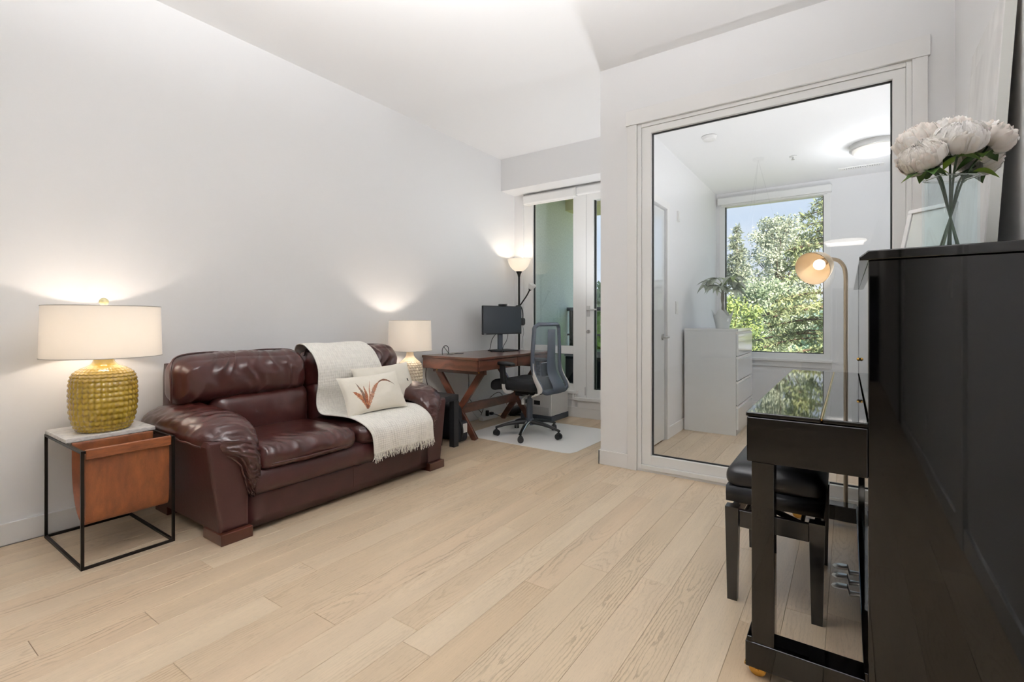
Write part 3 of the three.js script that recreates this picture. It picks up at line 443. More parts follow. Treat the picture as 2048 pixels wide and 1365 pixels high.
// marble side table with a leather sling
const marbleT = dataTex(512, 256, (u, v) => { const f = fbm(u * 4, v * 5, 2, 5), s = 238 - 30 * Math.pow(Math.max(0, 1 - Math.abs(f) * 9), 2) + 10 * fbm(u * 9, v * 9, 7, 3); return [s, s * 0.985, s * 0.965]; }, true);
const cognacT = dataTex(512, 512, (u, v) => { const f = fbm(u * 3, v * 3, 1, 5), g = fbm(u * 14, v * 14, 5, 4), sp = nz(u * 120, v * 120, 3); const s = 1 + 0.34 * f + 0.2 * g + 0.06 * sp; return [124 * s, 69 * s * (1 + 0.08 * f), 36 * s]; }, true);
{
  const X0 = -0.575, Z0 = 0.355, t = thing('side_table', 'black steel side table with marble top and tan leather magazine sling', 'side table', [-2.705, 0, -0.66]);
  const r = 0.006, B = (a, b) => bar(a, b, 0.012, 0.012, 0.001), c = [[-r, -r], [X0 + r, -r], [X0 + r, -Z0 + r], [-r, -Z0 + r]];
  for (const [x, z] of c) part('leg', B([x, 0, z], [x, 0.515, z]), M.blackSteel, t);
  for (let i = 0; i < 4; i++) { const a = c[i], b = c[(i + 1) % 4]; part('rail', B([a[0], 0.006, a[1]], [b[0], 0.006, b[1]]), M.blackSteel, t); part('rail', B([a[0], 0.509, a[1]], [b[0], 0.509, b[1]]), M.blackSteel, t); }
  part('rail', B([-0.225, 0.503, -r], [-0.225, 0.503, -Z0 + r]), M.blackSteel, t);
  part('marble_top', metric(bx(X0 + 0.004, -0.232, 0.515, 0.535, -Z0 + 0.002, -0.002, 0.003), 2), std(0xffffff, 0.3, { map: marbleT }), t);
  const S = polyAt([[-0.222, 0.51], [-0.214, 0.505], [-0.214, 0.42], [-0.2, 0.32], [-0.158, 0.235], [-0.1, 0.19], [-0.05, 0.18], [-0.022, 0.205], [-0.015, 0.28], [-0.014, 0.4], [-0.013, 0.5], [-0.004, 0.517]]);
  const sl = part('sling', sheet(10, 90, (u, v) => { const [x, y] = S(v); return [x, y + 0.002 * nz(u * 3, v * 6, 2), lerp(-0.02, -Z0 + 0.02, u)]; }, 0.0035), std(0xffffff, 0.5, { map: cognacT }), t);
  sl.userData.label = 'tan leather sling';
  part('hem', [bx(-0.0155, 0.003, 0.474, 0.519, -Z0 + 0.016, -0.016, 0.005)], std(0xffffff, 0.48, { map: cognacT }), sl);
}
// black side table under the second lamp
{
  const t = thing('side_table', 'plain black side table under the beige lamp beside the desk', 'side table', [-2.74, 0, -2.74]), m = std(0x1b1c20, 0.55);
  part('top', bx(-0.58, 0, 0.395, 0.445, -0.42, 0, 0.004), m, t);
  for (const [x, z] of [[0, -0.36], [-0.52, -0.36], [0, 0], [-0.52, 0]]) part('leg', bx(x - 0.055, x, 0, 0.395, z - 0.06, z, 0.003), m, t);
}
{
  const b = thing('storage_bin', 'black fabric bin on the floor under the black side table', 'bin', [-3.03, 0, -2.955]); const m = std(0x0f1012, 0.9);
  part('body', soft(0.4, 0.33, 0.25, 0.02, [4, 4, 4], (q) => { q.x *= 0.95 + 0.05 * q.y; }).translate(0, 0.166, 0), m, b);
  part('strap', tube([[0.205, 0.2, -0.06], [0.213, 0.25, -0.03], [0.213, 0.25, 0.03], [0.205, 0.2, 0.06]], 0.006, 12, 5), M.blackPlastic, b);
}
{
  const b = thing('backpack', 'dark backpack slumped on the floor between black side table and desk leg', 'backpack', [-2.99, 0, -3.275]); const m = std(0x1c2026, 0.85);
  part('body', soft(0.34, 0.34, 0.15, 0.07, [14, 14, 8], (q, d, n) => { q.z += 0.02 * n[1]; q.x += 0.006 * fbm(q.y * 9, q.z * 9, 2, 3); q.y += 0.008 * nz(q.x * 8, q.z * 8); }).translate(0, 0.172, 0), m, b);
  part('front_pocket', soft(0.07, 0.18, 0.13, 0.03, [5, 8, 6]).translate(0.175, 0.1, 0), m, b);
  part('strap', tube([[0.12, 0.3, 0.05], [0.2, 0.22, 0.06], [0.215, 0.12, 0.03], [0.2, 0.03, 0.03]], 0.012, 16, 6), M.blackPlastic, b);
  part('tag', bx(0.214, 0.219, 0.09, 0.17, -0.035, 0.02, 0.002), M.whitePlastic, b);
}

// ---------- desk corner ----------
const walnutT = dataTex(1024, 256, (u, v) => { const x = u * 1.6, y = v * 0.4, w = fbm(x * 2, y * 10, 3, 3), ph = y * 42 + w * 3, fr = ph - Math.floor(ph), l = Math.pow(Math.sin(fr * Math.PI), 2), p = Math.max(0, nz(x * 30, y * 500, 1) - 0.2), s = 1 - 0.22 * l - 0.35 * p + 0.2 * w; return [106 * s, 64 * s, 48 * s]; }, true);
M.walnut = phy(0xffffff, 0.28, { map: walnutT, clearcoat: 0.5, clearcoatRoughness: 0.1 });
const wood = (g, k = 0.7) => metric(g, k);
{
  const d = thing('desk', 'red-brown wooden writing desk with crossed legs and two drawers', 'desk', [-2.6, 0, -3.25]);   // local: front at x 0, near end at z 0
  const DX = -0.66, DZ = -1.2, T = 0.755;
  part('top', wood(bx(DX - 0.006, 0.006, T - 0.022, T, DZ - 0.006, 0.006, 0.003)), M.walnut, d);
  part('end_panel', wood(bx(DX, -0.012, T - 0.118, T - 0.022, -0.02, -0.002, 0.002)), M.walnut, d); part('end_panel', wood(bx(DX, -0.012, T - 0.118, T - 0.022, DZ, DZ + 0.018, 0.002)), M.walnut, d);
  part('back_panel', wood(bx(DX, DX + 0.018, T - 0.118, T - 0.022, DZ + 0.02, -0.02, 0.002)), M.walnut, d);
  part('bottom_panel', wood(bx(DX + 0.02, -0.02, T - 0.112, T - 0.1, DZ + 0.02, -0.022)), M.walnut, d);
  for (const [a, b] of [[-0.022, -0.598], [-0.604, -1.178]]) { const q = part('drawer', wood(bx(-0.018, 0.001, T - 0.116, T - 0.026, b, a, 0.003)), M.walnut, d); part('knob', [cyl(0.006, 0.006, 0.012, 0, 0, 0, 12).rotateZ(-Math.PI / 2).translate(0, T - 0.07, (a + b) / 2), new THREE.SphereGeometry(0.012, 14, 10).translate(0.018, T - 0.07, (a + b) / 2)], M.brass, q); }
  const xm = -0.34, h0 = 0.615;
  for (const z of [-0.15, -1.09]) {
    const k = 0.265, c = 0.285; // the two crossing bars of an end
    const legA = part('leg', wood(bar([xm - k, h0, z], [xm + k * 0.72, 0.0, z], 0.026, 0.062, 0.002)), M.walnut, d);
    const legB = part('leg', wood(bar([xm + k, h0, z - 0.002], [xm - k * 0.72, 0.0, z - 0.002], 0.026, 0.06, 0.002)), M.walnut, d);
    part('cleat', wood(bx(xm - k - 0.05, xm + k + 0.04, h0 - 0.022, T - 0.116, z - 0.016, z + 0.018, 0.003)), M.walnut, d);
    for (const x of [xm - k + 0.005, xm + k - 0.02]) part('bolt', new THREE.CylinderGeometry(0.007, 0.007, 0.006, 14).rotateX(Math.PI / 2).translate(x, h0 - 0.003, z + 0.019), M.brass, d);
  }
  part('stretcher', wood(bx(xm - 0.013, xm + 0.013, 0.215, 0.3, -1.09, -0.15, 0.003)), M.walnut, d);
}
{
  const m = thing('monitor', 'black computer monitor standing on the desk', 'monitor', [-3.04, 0.755, -4.21], -0.27);
  part('base', [new RoundedBoxGeometry(0.2, 0.012, 0.27, 3, 0.005).translate(0.02, 0.006, 0)], M.blackPlastic, m); part('stand', bx(-0.05, -0.02, 0.01, 0.36, -0.028, 0.028, 0.006), M.greyPlastic, m);
  part('housing', bx(-0.012, 0.014, 0.175, 0.478, -0.265, 0.265, 0.006), M.blackPlastic, m); part('display', bx(0.013, 0.0155, 0.19, 0.472, -0.258, 0.258, 0.001), phy(0x2f353c, 0.3), m);
  const lg = part('logo', [bx(0.0148, 0.0158, 0.1785, 0.184, 0.225, 0.252)], M.silver, m); lg.userData.label = 'small silver badge';
}
{
  const w = thing('webcam', 'small black webcam clipped on top of the monitor', 'webcam', [-3.035, 1.233, -4.21], -0.27);
  part('body', bx(-0.02, 0.024, 0, 0.02, -0.045, 0.045, 0.008), M.blackPlastic, w); part('privacy_cover', bx(-0.015, 0.02, 0.002, 0.024, -0.085, -0.052, 0.004), M.whitePlastic, w); part('lens', new THREE.CylinderGeometry(0.007, 0.007, 0.006, 16).rotateZ(Math.PI / 2).translate(0.024, 0.01, 0), M.lacquer, w);
}
{
  const h = thing('headset', 'black headset hanging from the corner of the monitor', 'headset', [-3.01, 1.065, -4.47]);
  part('headband', tube([[0.03, 0.17, 0.08], [0.03, 0.176, 0.02], [0.03, 0.15, -0.03], [0.03, 0.09, -0.052], [0.03, 0.03, -0.05]], 0.007, 30, 6), M.blackPlastic, h);
  part('ear_cup', soft(0.06, 0.085, 0.05, 0.022, [6, 8, 6]).translate(0.03, 0.0, -0.045), M.blackPlastic, h); part('ear_cup', soft(0.05, 0.08, 0.04, 0.018, [6, 8, 6]).translate(-0.02, 0.005, -0.03), M.blackPlastic, h);
  part('cord', tube([[0.03, -0.04, -0.045], [0.035, -0.12, -0.06], [0.03, -0.2, -0.04], [0.02, -0.295, -0.05]], 0.002, 20, 5), M.blackPlastic, h);
}
{
  const o = thing('wire_stand', 'small black wire arch stand at the near end of the desk', 'stand', [-3.12, 0.755, -3.41]);
  part('arch', tube([[0, 0, 0.045], [0, 0.05, 0.045], [0, 0.08, 0.02], [0, 0.085, -0.008], [0, 0.07, -0.034], [0, 0.03, -0.042], [0, 0, -0.042]], 0.0032, 40, 6), M.blackPlastic, o); part('brace', tube([[0, 0.075, 0.024], [0.004, 0.04, -0.01], [0.01, 0.003, -0.04]], 0.0026, 16, 6), M.blackPlastic, o);
}
tag(part('charging_cable', tube([[-3.13, 0.758, -3.44], [-3.08, 0.76, -3.47], [-3.11, 0.759, -3.53], [-3.07, 0.759, -3.6], [-3.1, 0.759, -3.64]], 0.003, 40, 6), M.blackPlastic, scene), 'thin black cable lying on the desk beside the wire stand', 'cable');
{
  const k = (label, pts, r = 0.0035) => tag(part('power_cable', tube(pts, r, 40, 6), M.blackPlastic, scene), label, 'cable');
  k('black cable looping from the left of the monitor down to the desk', [[-3.065, 0.95, -4.15], [-3.075, 0.88, -4.08], [-3.05, 0.81, -4.02], [-3.03, 0.759, -4.0], [-2.9, 0.759, -4.05]]);
  k('black cable from the monitor sweeping across its stand to the desk', [[-3.065, 0.95, -4.36], [-3.02, 0.87, -4.27], [-2.97, 0.81, -4.14], [-2.9, 0.759, -4.02]]);
  k('black cable hanging from the desk down the wall to the power strip', [[-3.28, 0.74, -3.93], [-3.3, 0.6, -3.95], [-3.285, 0.45, -3.95], [-3.3, 0.25, -3.98], [-3.27, 0.07, -4.15]]);
  k('black cable hanging behind the near crossed desk legs', [[-3.3, 0.73, -3.36], [-3.31, 0.55, -3.34], [-3.29, 0.4, -3.36], [-3.3, 0.2, -3.36], [-3.25, 0.02, -3.4]]);
  k('black cable lying along the floor from printer to power strip', [[-3.2, 0.05, -4.28], [-3.14, 0.015, -4.36], [-3.1, 0.01, -4.46], [-3.02, 0.012, -4.5], [-2.97, 0.02, -4.52]]);
  k('black cable curving behind the far desk legs', [[-3.24, 0.06, -4.1], [-3.27, 0.14, -4.2], [-3.29, 0.22, -4.34], [-3.28, 0.25, -4.5], [-3.25, 0.1, -4.6]]);
  const w = tag(part('power_cable', tube([[-3.31, 0.22, -3.98], [-3.28, 0.12, -4.0], [-3.26, 0.04, -4.06], [-3.25, 0.035, -4.1]], 0.0035, 20, 6), M.greyLight, scene), 'pale cord from the wall down to the power strip', 'cable');
}
{
  const p = thing('power_strip', 'white power strip on the floor under the desk', 'power strip', [-3.22, 0, -4.2]);
  part('body', bx(-0.03, 0.03, 0.004, 0.042, -0.15, 0.13, 0.006), M.whitePlastic, p); part('plug', [bx(-0.015, 0.015, 0.04, 0.1, 0.0, 0.03, 0.004)], M.blackPlastic, p); part('plug', bx(-0.018, 0.018, 0.04, 0.07, -0.08, -0.04, 0.004), M.blackPlastic, p);
}
{
  const p = thing('printer', 'white and grey laser printer on the floor in the corner by the window', 'printer', [-2.76, 0, -4.64]);
  part('body', bx(-0.2, 0.185, 0.06, 0.30, -0.185, 0.185, 0.008), M.whitePlastic, p); part('base', bx(-0.205, 0.19, 0.0, 0.062, -0.19, 0.19, 0.008), M.greyPlastic, p);
  part('top_cover', [bx(-0.19, 0.175, 0.298, 0.318, -0.17, 0.17, 0.008)], M.greyPlastic, p); part('output_slot', bx(-0.03, 0.045, 0.17, 0.215, 0.184, 0.188), M.blackPlastic, p); part('control_panel', bx(-0.14, -0.07, 0.175, 0.215, 0.184, 0.188), M.blackPlastic, p);
  part('side_panel', bx(0.184, 0.189, 0.065, 0.29, -0.17, 0.17, 0.002), M.greyLight, p); part('front_tray', bx(-0.17, 0.155, 0.07, 0.15, 0.184, 0.19, 0.002), M.greyLight, p);
}
tag(part('router', soft(0.1, 0.09, 0.26, 0.01, [2, 2, 2]).translate(-3.13, 0.046, -4.62), M.blackPlastic, scene), 'low black router box beside the printer', 'router');
tag(part('chair_mat', [prism([[-2.98, 3.48], [-1.9, 3.48], [-1.85, 3.5], [-1.825, 3.56], [-1.8, 4.42], [-1.85, 4.46], [-2.98, 4.46]], 0.003, 0.001, 1).rotateX(-Math.PI / 2).scale(1, 1, 1)], phy(0xf4f3f1, 0.3, {}), scene), 'pale translucent chair mat on the floor under the office chair', 'mat');
// office chair, facing the desk (-x)
{
  const c = thing('office_chair', 'black mesh-back office chair on casters at the desk', 'office chair', [-2.455, 0.003, -3.84], -0.06), y0 = 0;
  const angles = [2.40, 1.2, -0.06, -1.32, 3.66];
  angles.forEach((a) => {
    const dx = Math.cos(a), dz = Math.sin(a), R = 0.31;
    const leg = part('base_leg', [grid(10, 14, (u, v) => { const t = v, r = lerp(0.025, R + 0.01, t), w = lerp(0.034, 0.021, t), h = lerp(0.03, 0.013, t), yc = 0.125 - 0.05 * t * t, an = u * 6.283, wx = Math.sign(Math.cos(an)) * Math.pow(Math.abs(Math.cos(an)), 0.6) * w * 0.7, hy = Math.sign(Math.sin(an)) * Math.pow(Math.abs(Math.sin(an)), 0.6) * h * 0.7; return [dx * r - dz * wx, yc + hy, dz * r + dx * wx]; })], a > 1 && a < 1.5 ? M.chrome : M.blackPlastic, c);
    const cs = part('caster', [rod([dx * R, 0.05, dz * R], [dx * R, 0.082, dz * R], 0.008), new THREE.CylinderGeometry(0.027, 0.027, 0.018, 20).rotateX(Math.PI / 2).rotateY(a * 0.6).translate(dx * R + 0.012 * Math.sin(a * 0.6), 0.0275, dz * R + 0.014 * Math.cos(a * 0.6)), new THREE.CylinderGeometry(0.027, 0.027, 0.018, 20).rotateX(Math.PI / 2).rotateY(a * 0.6).translate(dx * R - 0.012 * Math.sin(a * 0.6), 0.0275, dz * R - 0.014 * Math.cos(a * 0.6)), new THREE.SphereGeometry(0.022, 12, 8, 0, 6.3, 0, 1.57).translate(dx * R, 0.042, dz * R)], M.blackPlastic, leg);
  });
  part('gas_lift', [cyl(0.042, 0.036, 0.06, 0, 0.1, 0), cyl(0.029, 0.029, 0.2, 0, 0.14, 0), cyl(0.021, 0.021, 0.14, 0, 0.3, 0)], M.greyPlastic, c);
  part('mechanism', [bx(-0.1, 0.12, 0.385, 0.43, -0.075, 0.075, 0.008), bx(-0.15, -0.06, 0.36, 0.41, -0.03, 0.03, 0.006)], M.blackPlastic, c);
  part('lever', [tube([[0.05, 0.39, 0.07], [0.07, 0.375, 0.2], [0.1, 0.34, 0.24]], 0.007, 12, 6), bar([0.08, 0.365, 0.215], [0.105, 0.33, 0.245], 0.024, 0.012, 0.003)], M.silver, c);
  part('seat', soft(0.50, 0.095, 0.47, 0.045, [24, 8, 24], (q, d, n) => { if (q.x < -0.12) q.y -= 0.6 * Math.pow(-0.12 - q.x, 1.6); if (n[1] > 0) { q.y += 0.012 * (1 - n[0] * n[0]) * (1 - n[2] * n[2]) - 0.02 * Math.exp(-Math.pow((q.x - 0.02) / 0.14, 2)) * (1 - Math.abs(n[2])) + 0.01 * n[2] * n[2]; } q.z *= 1 + 0.04 * n[0] * -1; }).translate(-0.045, 0.482, 0), std(0x17191d, 0.85), c);
  // back: a curved frame with mesh stretched in it
  const bk = (h, w) => { const t = (h - 0.47) / 0.56; return [0.185 + 0.095 * Math.exp(-Math.pow((t + 0.03) / 0.2, 2)) + 0.012 * t + 0.03 * (1 - w * w), h, w * (0.205 + 0.02 * Math.sin(t * 3.14) - 0.012 * t)]; };
  const fr = []; for (let k = 0; k <= 14; k++) fr.push(bk(0.46 + 0.55 * k / 14, -1)); fr.push(bk(1.032, -0.86)); for (let k = -4; k <= 4; k++) fr.push(bk(1.04, k / 5)); fr.push(bk(1.032, 0.86)); for (let k = 14; k >= 0; k--) fr.push(bk(0.46 + 0.55 * k / 14, 1)); for (let k = 3; k >= -3; k--) fr.push(bk(0.435, k / 4));
  part('back_frame', [new THREE.TubeGeometry(curve(fr, true), 200, 0.0185, 8, true)], M.greyPlastic, c);
  part('mesh_panel', [grid(24, 40, (u, v) => { const p = bk(0.45 + 0.575 * v, (u * 2 - 1) * 0.97); return [p[0] + 0.002, p[1], p[2]]; })], phy(0x7b858f, 0.8, { transparent: true, opacity: 0.42, side: THREE.DoubleSide }), c);
  part('spine', [grid(14, 30, (u, v) => { const an = u * 6.283, h = lerp(0.44, 0.995, v), p = bk(h, 0), w = lerp(0.105, 0.062, v) * (1 - 0.2 * Math.sin(v * 3.1)); return [p[0] + 0.022 + Math.sin(an) * 0.012, h, Math.cos(an) * w]; })], M.greyPlastic, c);
  part('lumbar_support', [soft(0.03, 0.12, 0.18, 0.012, [3, 5, 6]).translate(0.2, 0.63, 0), ...[-0.035, 0, 0.035].map((y) => bx(0.178, 0.19, 0.625 + y, 0.642 + y, 0.09, 0.15, 0.003))], M.blackPlastic, c);
  for (const s of [1, -1]) {
    part('back_bracket', [grid(10, 24, (u, v) => { const t = v, x = polyAt([[0.192, 0.70], [0.196, 0.63], [0.222, 0.56], [0.268, 0.48], [0.262, 0.43], [0.2, 0.415]])(t), an = u * 6.283; return [x[0] + 0.004 + Math.cos(an) * lerp(0.01, 0.026, Math.min(1, t * 1.6)), x[1] + Math.cos(an) * 0.018 * t, s * (0.226 + Math.sin(an) * 0.007)]; })], M.greyLight, c);
    const ar = part('arm_post', [tube([[-0.06, 0.43, s * 0.18], [-0.07, 0.425, s * 0.25], [-0.085, 0.46, s * 0.278], [-0.09, 0.52, s * 0.28]], 0.016, 20, 8)], M.greyLight, c);
    part('arm_sleeve', bar([-0.088, 0.5, s * 0.28], [-0.1, 0.67, s * 0.28], 0.034, 0.05, 0.008), M.blackPlastic, ar);
    part('arm_pad', soft(0.25, 0.03, 0.085, 0.014, [10, 3, 6], (q) => { q.y -= 0.5 * q.x * q.x; }).translate(-0.105, 0.688, s * 0.28), M.blackPlastic, c);
  }
}
// torchiere with a reading arm
{
  const l = thing('floor_lamp', 'dark torchiere floor lamp with white bowl and reading arm behind the monitor', 'floor lamp', [-3.13, 0, -4.67]);
  part('base', [cyl(0.12, 0.115, 0.02, 0, 0, 0, 40)], M.blackSteel, l); part('pole', rod([0, 0.02, 0], [0, 1.6, 0], 0.0115, 14), M.blackSteel, l);
  part('socket_cup', lathe([[0.001, 1.58], [0.013, 1.585], [0.018, 1.61], [0.035, 1.645], [0.037, 1.65], [0.001, 1.65]], 24), M.blackSteel, l);
  const bowl = [[0.034, 1.645], [0.07, 1.664], [0.102, 1.70], [0.122, 1.74], [0.137, 1.785]], inn = bowl.map(([r, y]) => [r - 0.003, y + 0.002]).reverse();
  part('bowl', lathe([...bowl, ...inn], 56), phy(0xfdfaf4, 1, { transmission: 0.6, thickness: 0, side: THREE.DoubleSide }), l);
  part('bulb', ball(0.028, 0, 1.71, 0, 18), M.bulb, l);
  const L = new THREE.PointLight(0xffeedb, TORCH_L); L.position.set(0, 1.71, 0); L.castShadow = true; L.shadow.radius = 1.4; l.add(L);
  const arm = part('reading_arm', tube([[0, 1.24, 0], [0.03, 1.27, 0.0], [0.09, 1.36, -0.02], [0.125, 1.425, -0.03]], 0.008, 20, 8), M.blackSteel, l);
  const hd = new THREE.Group(); const q = new THREE.Quaternion().setFromUnitVectors(V(0, 1, 0), V(0.55, 0.8, 0.1).normalize());
  part('arm_cup', lathe([[0.001, 0], [0.01, 0.002], [0.024, 0.03], [0.001, 0.032]], 20).applyQuaternion(q).translate(0.122, 1.42, -0.03), M.blackSteel, arm);
  part('arm_shade', lathe([[0.022, 0.026], [0.036, 0.045], [0.046, 0.085], [0.044, 0.086], [0.034, 0.047], [0.02, 0.03]], 28).applyQuaternion(q).translate(0.122, 1.42, -0.03), phy(0xf4f3f0, 0.6, { transmission: 0.3, thickness: 0, side: THREE.DoubleSide }), arm);
}

// ---------- torchieres out of sight round the corners ----------
function torchiere(label, x, z, h, I) {
  const l = thing('floor_lamp', label, 'floor lamp', [x, 0, z]);
  part('base', cyl(0.12, 0.115, 0.02, 0, 0, 0, 40), M.blackSteel, l); part('pole', rod([0, 0.02, 0], [0, h - 0.05, 0], 0.0115, 14), M.blackSteel, l);
  const b = [[0.001, -0.06], [0.05, -0.05], [0.1, -0.01], [0.13, 0.06]], n = b.map(([r, y]) => [Math.max(0.001, r - 0.003), y + 0.003]).reverse();
  part('bowl', lathe([...b, ...n].map(([r, y]) => [r, y + h]), 56), phy(0xfaf6ee, 1, { transmission: 0.75, thickness: 0, side: THREE.DoubleSide }), l);
  part('bulb', ball(0.03, 0, h, 0, 18), std(0xffffff, 0.4, { emissive: 0xfff6ea, emissiveIntensity: 2 }), l);
  const S = new THREE.PointLight(0xf6f8fc, I); S.position.set(0, h, 0); S.castShadow = true; S.shadow.radius = 2; l.add(S);
}
torchiere('floor lamp with opal bowl in the nook, hidden round the partition corner', -1.69, -4.05, 0.98, NOOK_L);
torchiere('floor lamp with opal bowl in the near right corner of the den', 0.3, -3.68, 0.72, DENUP_L);

// ---------- den ----------
{
  const d = thing('dresser', 'glossy white four-drawer dresser in the den', 'dresser', [-1.325, 0, -4.905]), W = 0.49, D = 0.8, H = 1.0;
  part('body', bx(0, W - 0.02, 0, H - 0.022, -D, 0, 0.002), M.whiteGloss, d); part('top', bx(0, W, H - 0.022, H, -D - 0.003, 0.003, 0.002), M.whiteGloss, d);
  for (let i = 0; i < 4; i++) { const y = 0.055 + i * 0.231, q = part('drawer', bx(W - 0.019, W, y, y + 0.2, -D + 0.003, -0.003, 0.003), M.whiteGloss, d); part('finger_rail', bx(W - 0.019, W - 0.004, y + 0.2, y + 0.222, -D + 0.003, -0.003), M.whitePlastic, q); }
}
{
  const p = thing('potted_plant', 'money-tree plant in a white petal-shaped pot on the dresser', 'plant', [-1.03, 1.0, -5.2]);
  const pot = part('pot', [grid(60, 24, (u, v) => { const a = u * 6.2832, r = lerp(0.062, 0.098, Math.pow(v, 1.3)) * (1 + 0.08 * v * Math.cos(a * 4)), y = v * 0.155 + v * v * 0.034 * Math.cos(a * 4); return [Math.cos(a) * r, y, -Math.sin(a) * r]; }), grid(60, 4, (u, v) => { const a = u * 6.2832, r = 0.088 * v + 0.001; return [Math.cos(a) * r, 0.11, -Math.sin(a) * r]; })], phy(0xd5d8d5, 0.35), p);
  part('soil', cyl(0.08, 0.08, 0.006, 0, 0.112, 0, 24), std(0x3b2f26, 1), pot);
  part('trunk', [tube([[0, 0.11, 0], [0.008, 0.2, 0.003], [-0.006, 0.3, 0], [0.004, 0.39, 0.004]], 0.011, 24, 8), tube([[0.008, 0.11, 0.005], [-0.004, 0.2, -0.004], [0.01, 0.3, 0.006], [0, 0.39, 0]], 0.008, 24, 8)], std(0x8d8b80, 0.9), p);
  const R = rng(77), lm = [phy(0xb4bcab, 0.45, { transmission: 0.15, side: THREE.DoubleSide }), phy(0x93a66c, 0.45, { transmission: 0.15, side: THREE.DoubleSide })];
  for (let i = 0; i < 12; i++) {
    const a = i * 2.4 + R(), el = 0.35 + R() * 0.6, L = 0.07 + R() * 0.07, y = 0.33 + (i / 12) * 0.11, tip = [Math.cos(a) * L, y + L * el, Math.sin(a) * L];
    const st = part('leaf_stem', tube([[0, y, 0], [tip[0] * 0.5, y + L * el * 0.7, tip[2] * 0.5], tip], 0.0028, 8, 5), lm[1], p);
    for (let k = 0; k < 5; k++) { const b = a + (k - 2) * 0.75, ll = 0.10 + R() * 0.06, dr = 0.25 + R() * 0.5, w = 0.026; part('leaf', sheet(4, 8, (u, v) => { const s = (u - 0.5) * 2 * w * Math.sin(Math.PI * Math.pow(v, 0.8)) , q = v * ll; return [tip[0] + Math.cos(b) * q - Math.sin(b) * s, tip[1] + 0.2 * q - dr * q * v * 1.4 + Math.abs(s) * 0.35, tip[2] + Math.sin(b) * q + Math.cos(b) * s]; }, 0.0008), R() < 0.88 ? lm[0] : lm[1], st); }
  }
  part('pot_emblem', ball(0.009, 0.052, 0.07, 0.046, 10), M.chrome, p);
}
{
  const l = thing('ceiling_light', 'round flush-mount light with metal ring on the den ceiling', 'ceiling light', [0.2, YD, -5.35]);
  part('ring', lathe([[0.165, -0.006], [0.185, -0.006], [0.19, -0.05], [0.185, -0.053], [0.165, -0.053], [0.165, -0.006]], 64), M.silver, l); part('mount', cyl(0.15, 0.15, 0.008, 0, -0.008, 0, 40), M.whitePlastic, l);
  part('diffuser', lathe([[0.166, -0.02], [0.168, -0.07], [0.15, -0.092], [0.09, -0.104], [0.001, -0.107]], 56), std(0xf6f4ef, 0.5, { emissive: 0xfff6ea, emissiveIntensity: 0.25 }), l);
  const A = new THREE.PointLight(0xf4f8ff, DEN_L); A.position.set(0, -0.2, 0); A.castShadow = true; A.shadow.radius = 4; l.add(A);
}
tag(part('smoke_detector', lathe([[0.001, 0], [0.06, 0], [0.062, -0.01], [0.052, -0.014], [0.052, -0.024], [0.044, -0.036], [0.001, -0.038]].map(([r, y]) => [r, y + YD]), 40).translate(-0.97, 0, -4.36), M.whitePlastic, scene), 'round white smoke detector on the den ceiling', 'smoke detector');
{
  const s = thing('sprinkler', 'small recessed fire sprinkler on the den ceiling', 'sprinkler', [-0.43, YD, -5.35]); part('escutcheon', lathe([[0.001, 0], [0.032, 0], [0.03, -0.006], [0.012, -0.008], [0.001, -0.008]], 28), M.whitePlastic, s); part('head', [cyl(0.007, 0.007, 0.022, 0, -0.03, 0, 12), cyl(0.014, 0.014, 0.003, 0, -0.033, 0, 16)], M.silver, s);
}
{
  const v = thing('air_vent', 'white slotted air vent in the den ceiling near the window', 'vent', [0.11, YD, -6.1]); part('frame', [bx(-0.19, 0.19, -0.006, 0, -0.055, -0.02, 0.002), bx(-0.19, 0.19, -0.006, 0, 0.02, 0.055, 0.002), bx(-0.19, -0.155, -0.006, 0, -0.02, 0.02), bx(0.155, 0.19, -0.006, 0, -0.02, 0.02)], M.whitePlastic, v); part('backing', bx(-0.155, 0.155, -0.001, 0.0, -0.02, 0.02), M.greyPlastic, v);
  for (let i = 0; i < 16; i++) part('slat', bx(-0.152 + i * 0.0195, -0.143 + i * 0.0195, -0.006, -0.001, -0.02, 0.02), M.whitePlastic, v);
}
{
  const t = thing('round_stool', 'white round stool in the den beyond the piano lid', 'stool', [0.13, 0, -4.4]);
  part('seat', lathe([[0.001, 0.60], [0.15, 0.60], [0.165, 0.615], [0.165, 0.635], [0.15, 0.65], [0.001, 0.655]], 40), M.whiteGloss, t); for (let k = 0; k < 4; k++) { const a = 0.785 + k * 1.571; part('leg', rod([Math.cos(a) * 0.11, 0.605, Math.sin(a) * 0.11], [Math.cos(a) * 0.16, 0, Math.sin(a) * 0.16], 0.012), M.silver, t); }
}

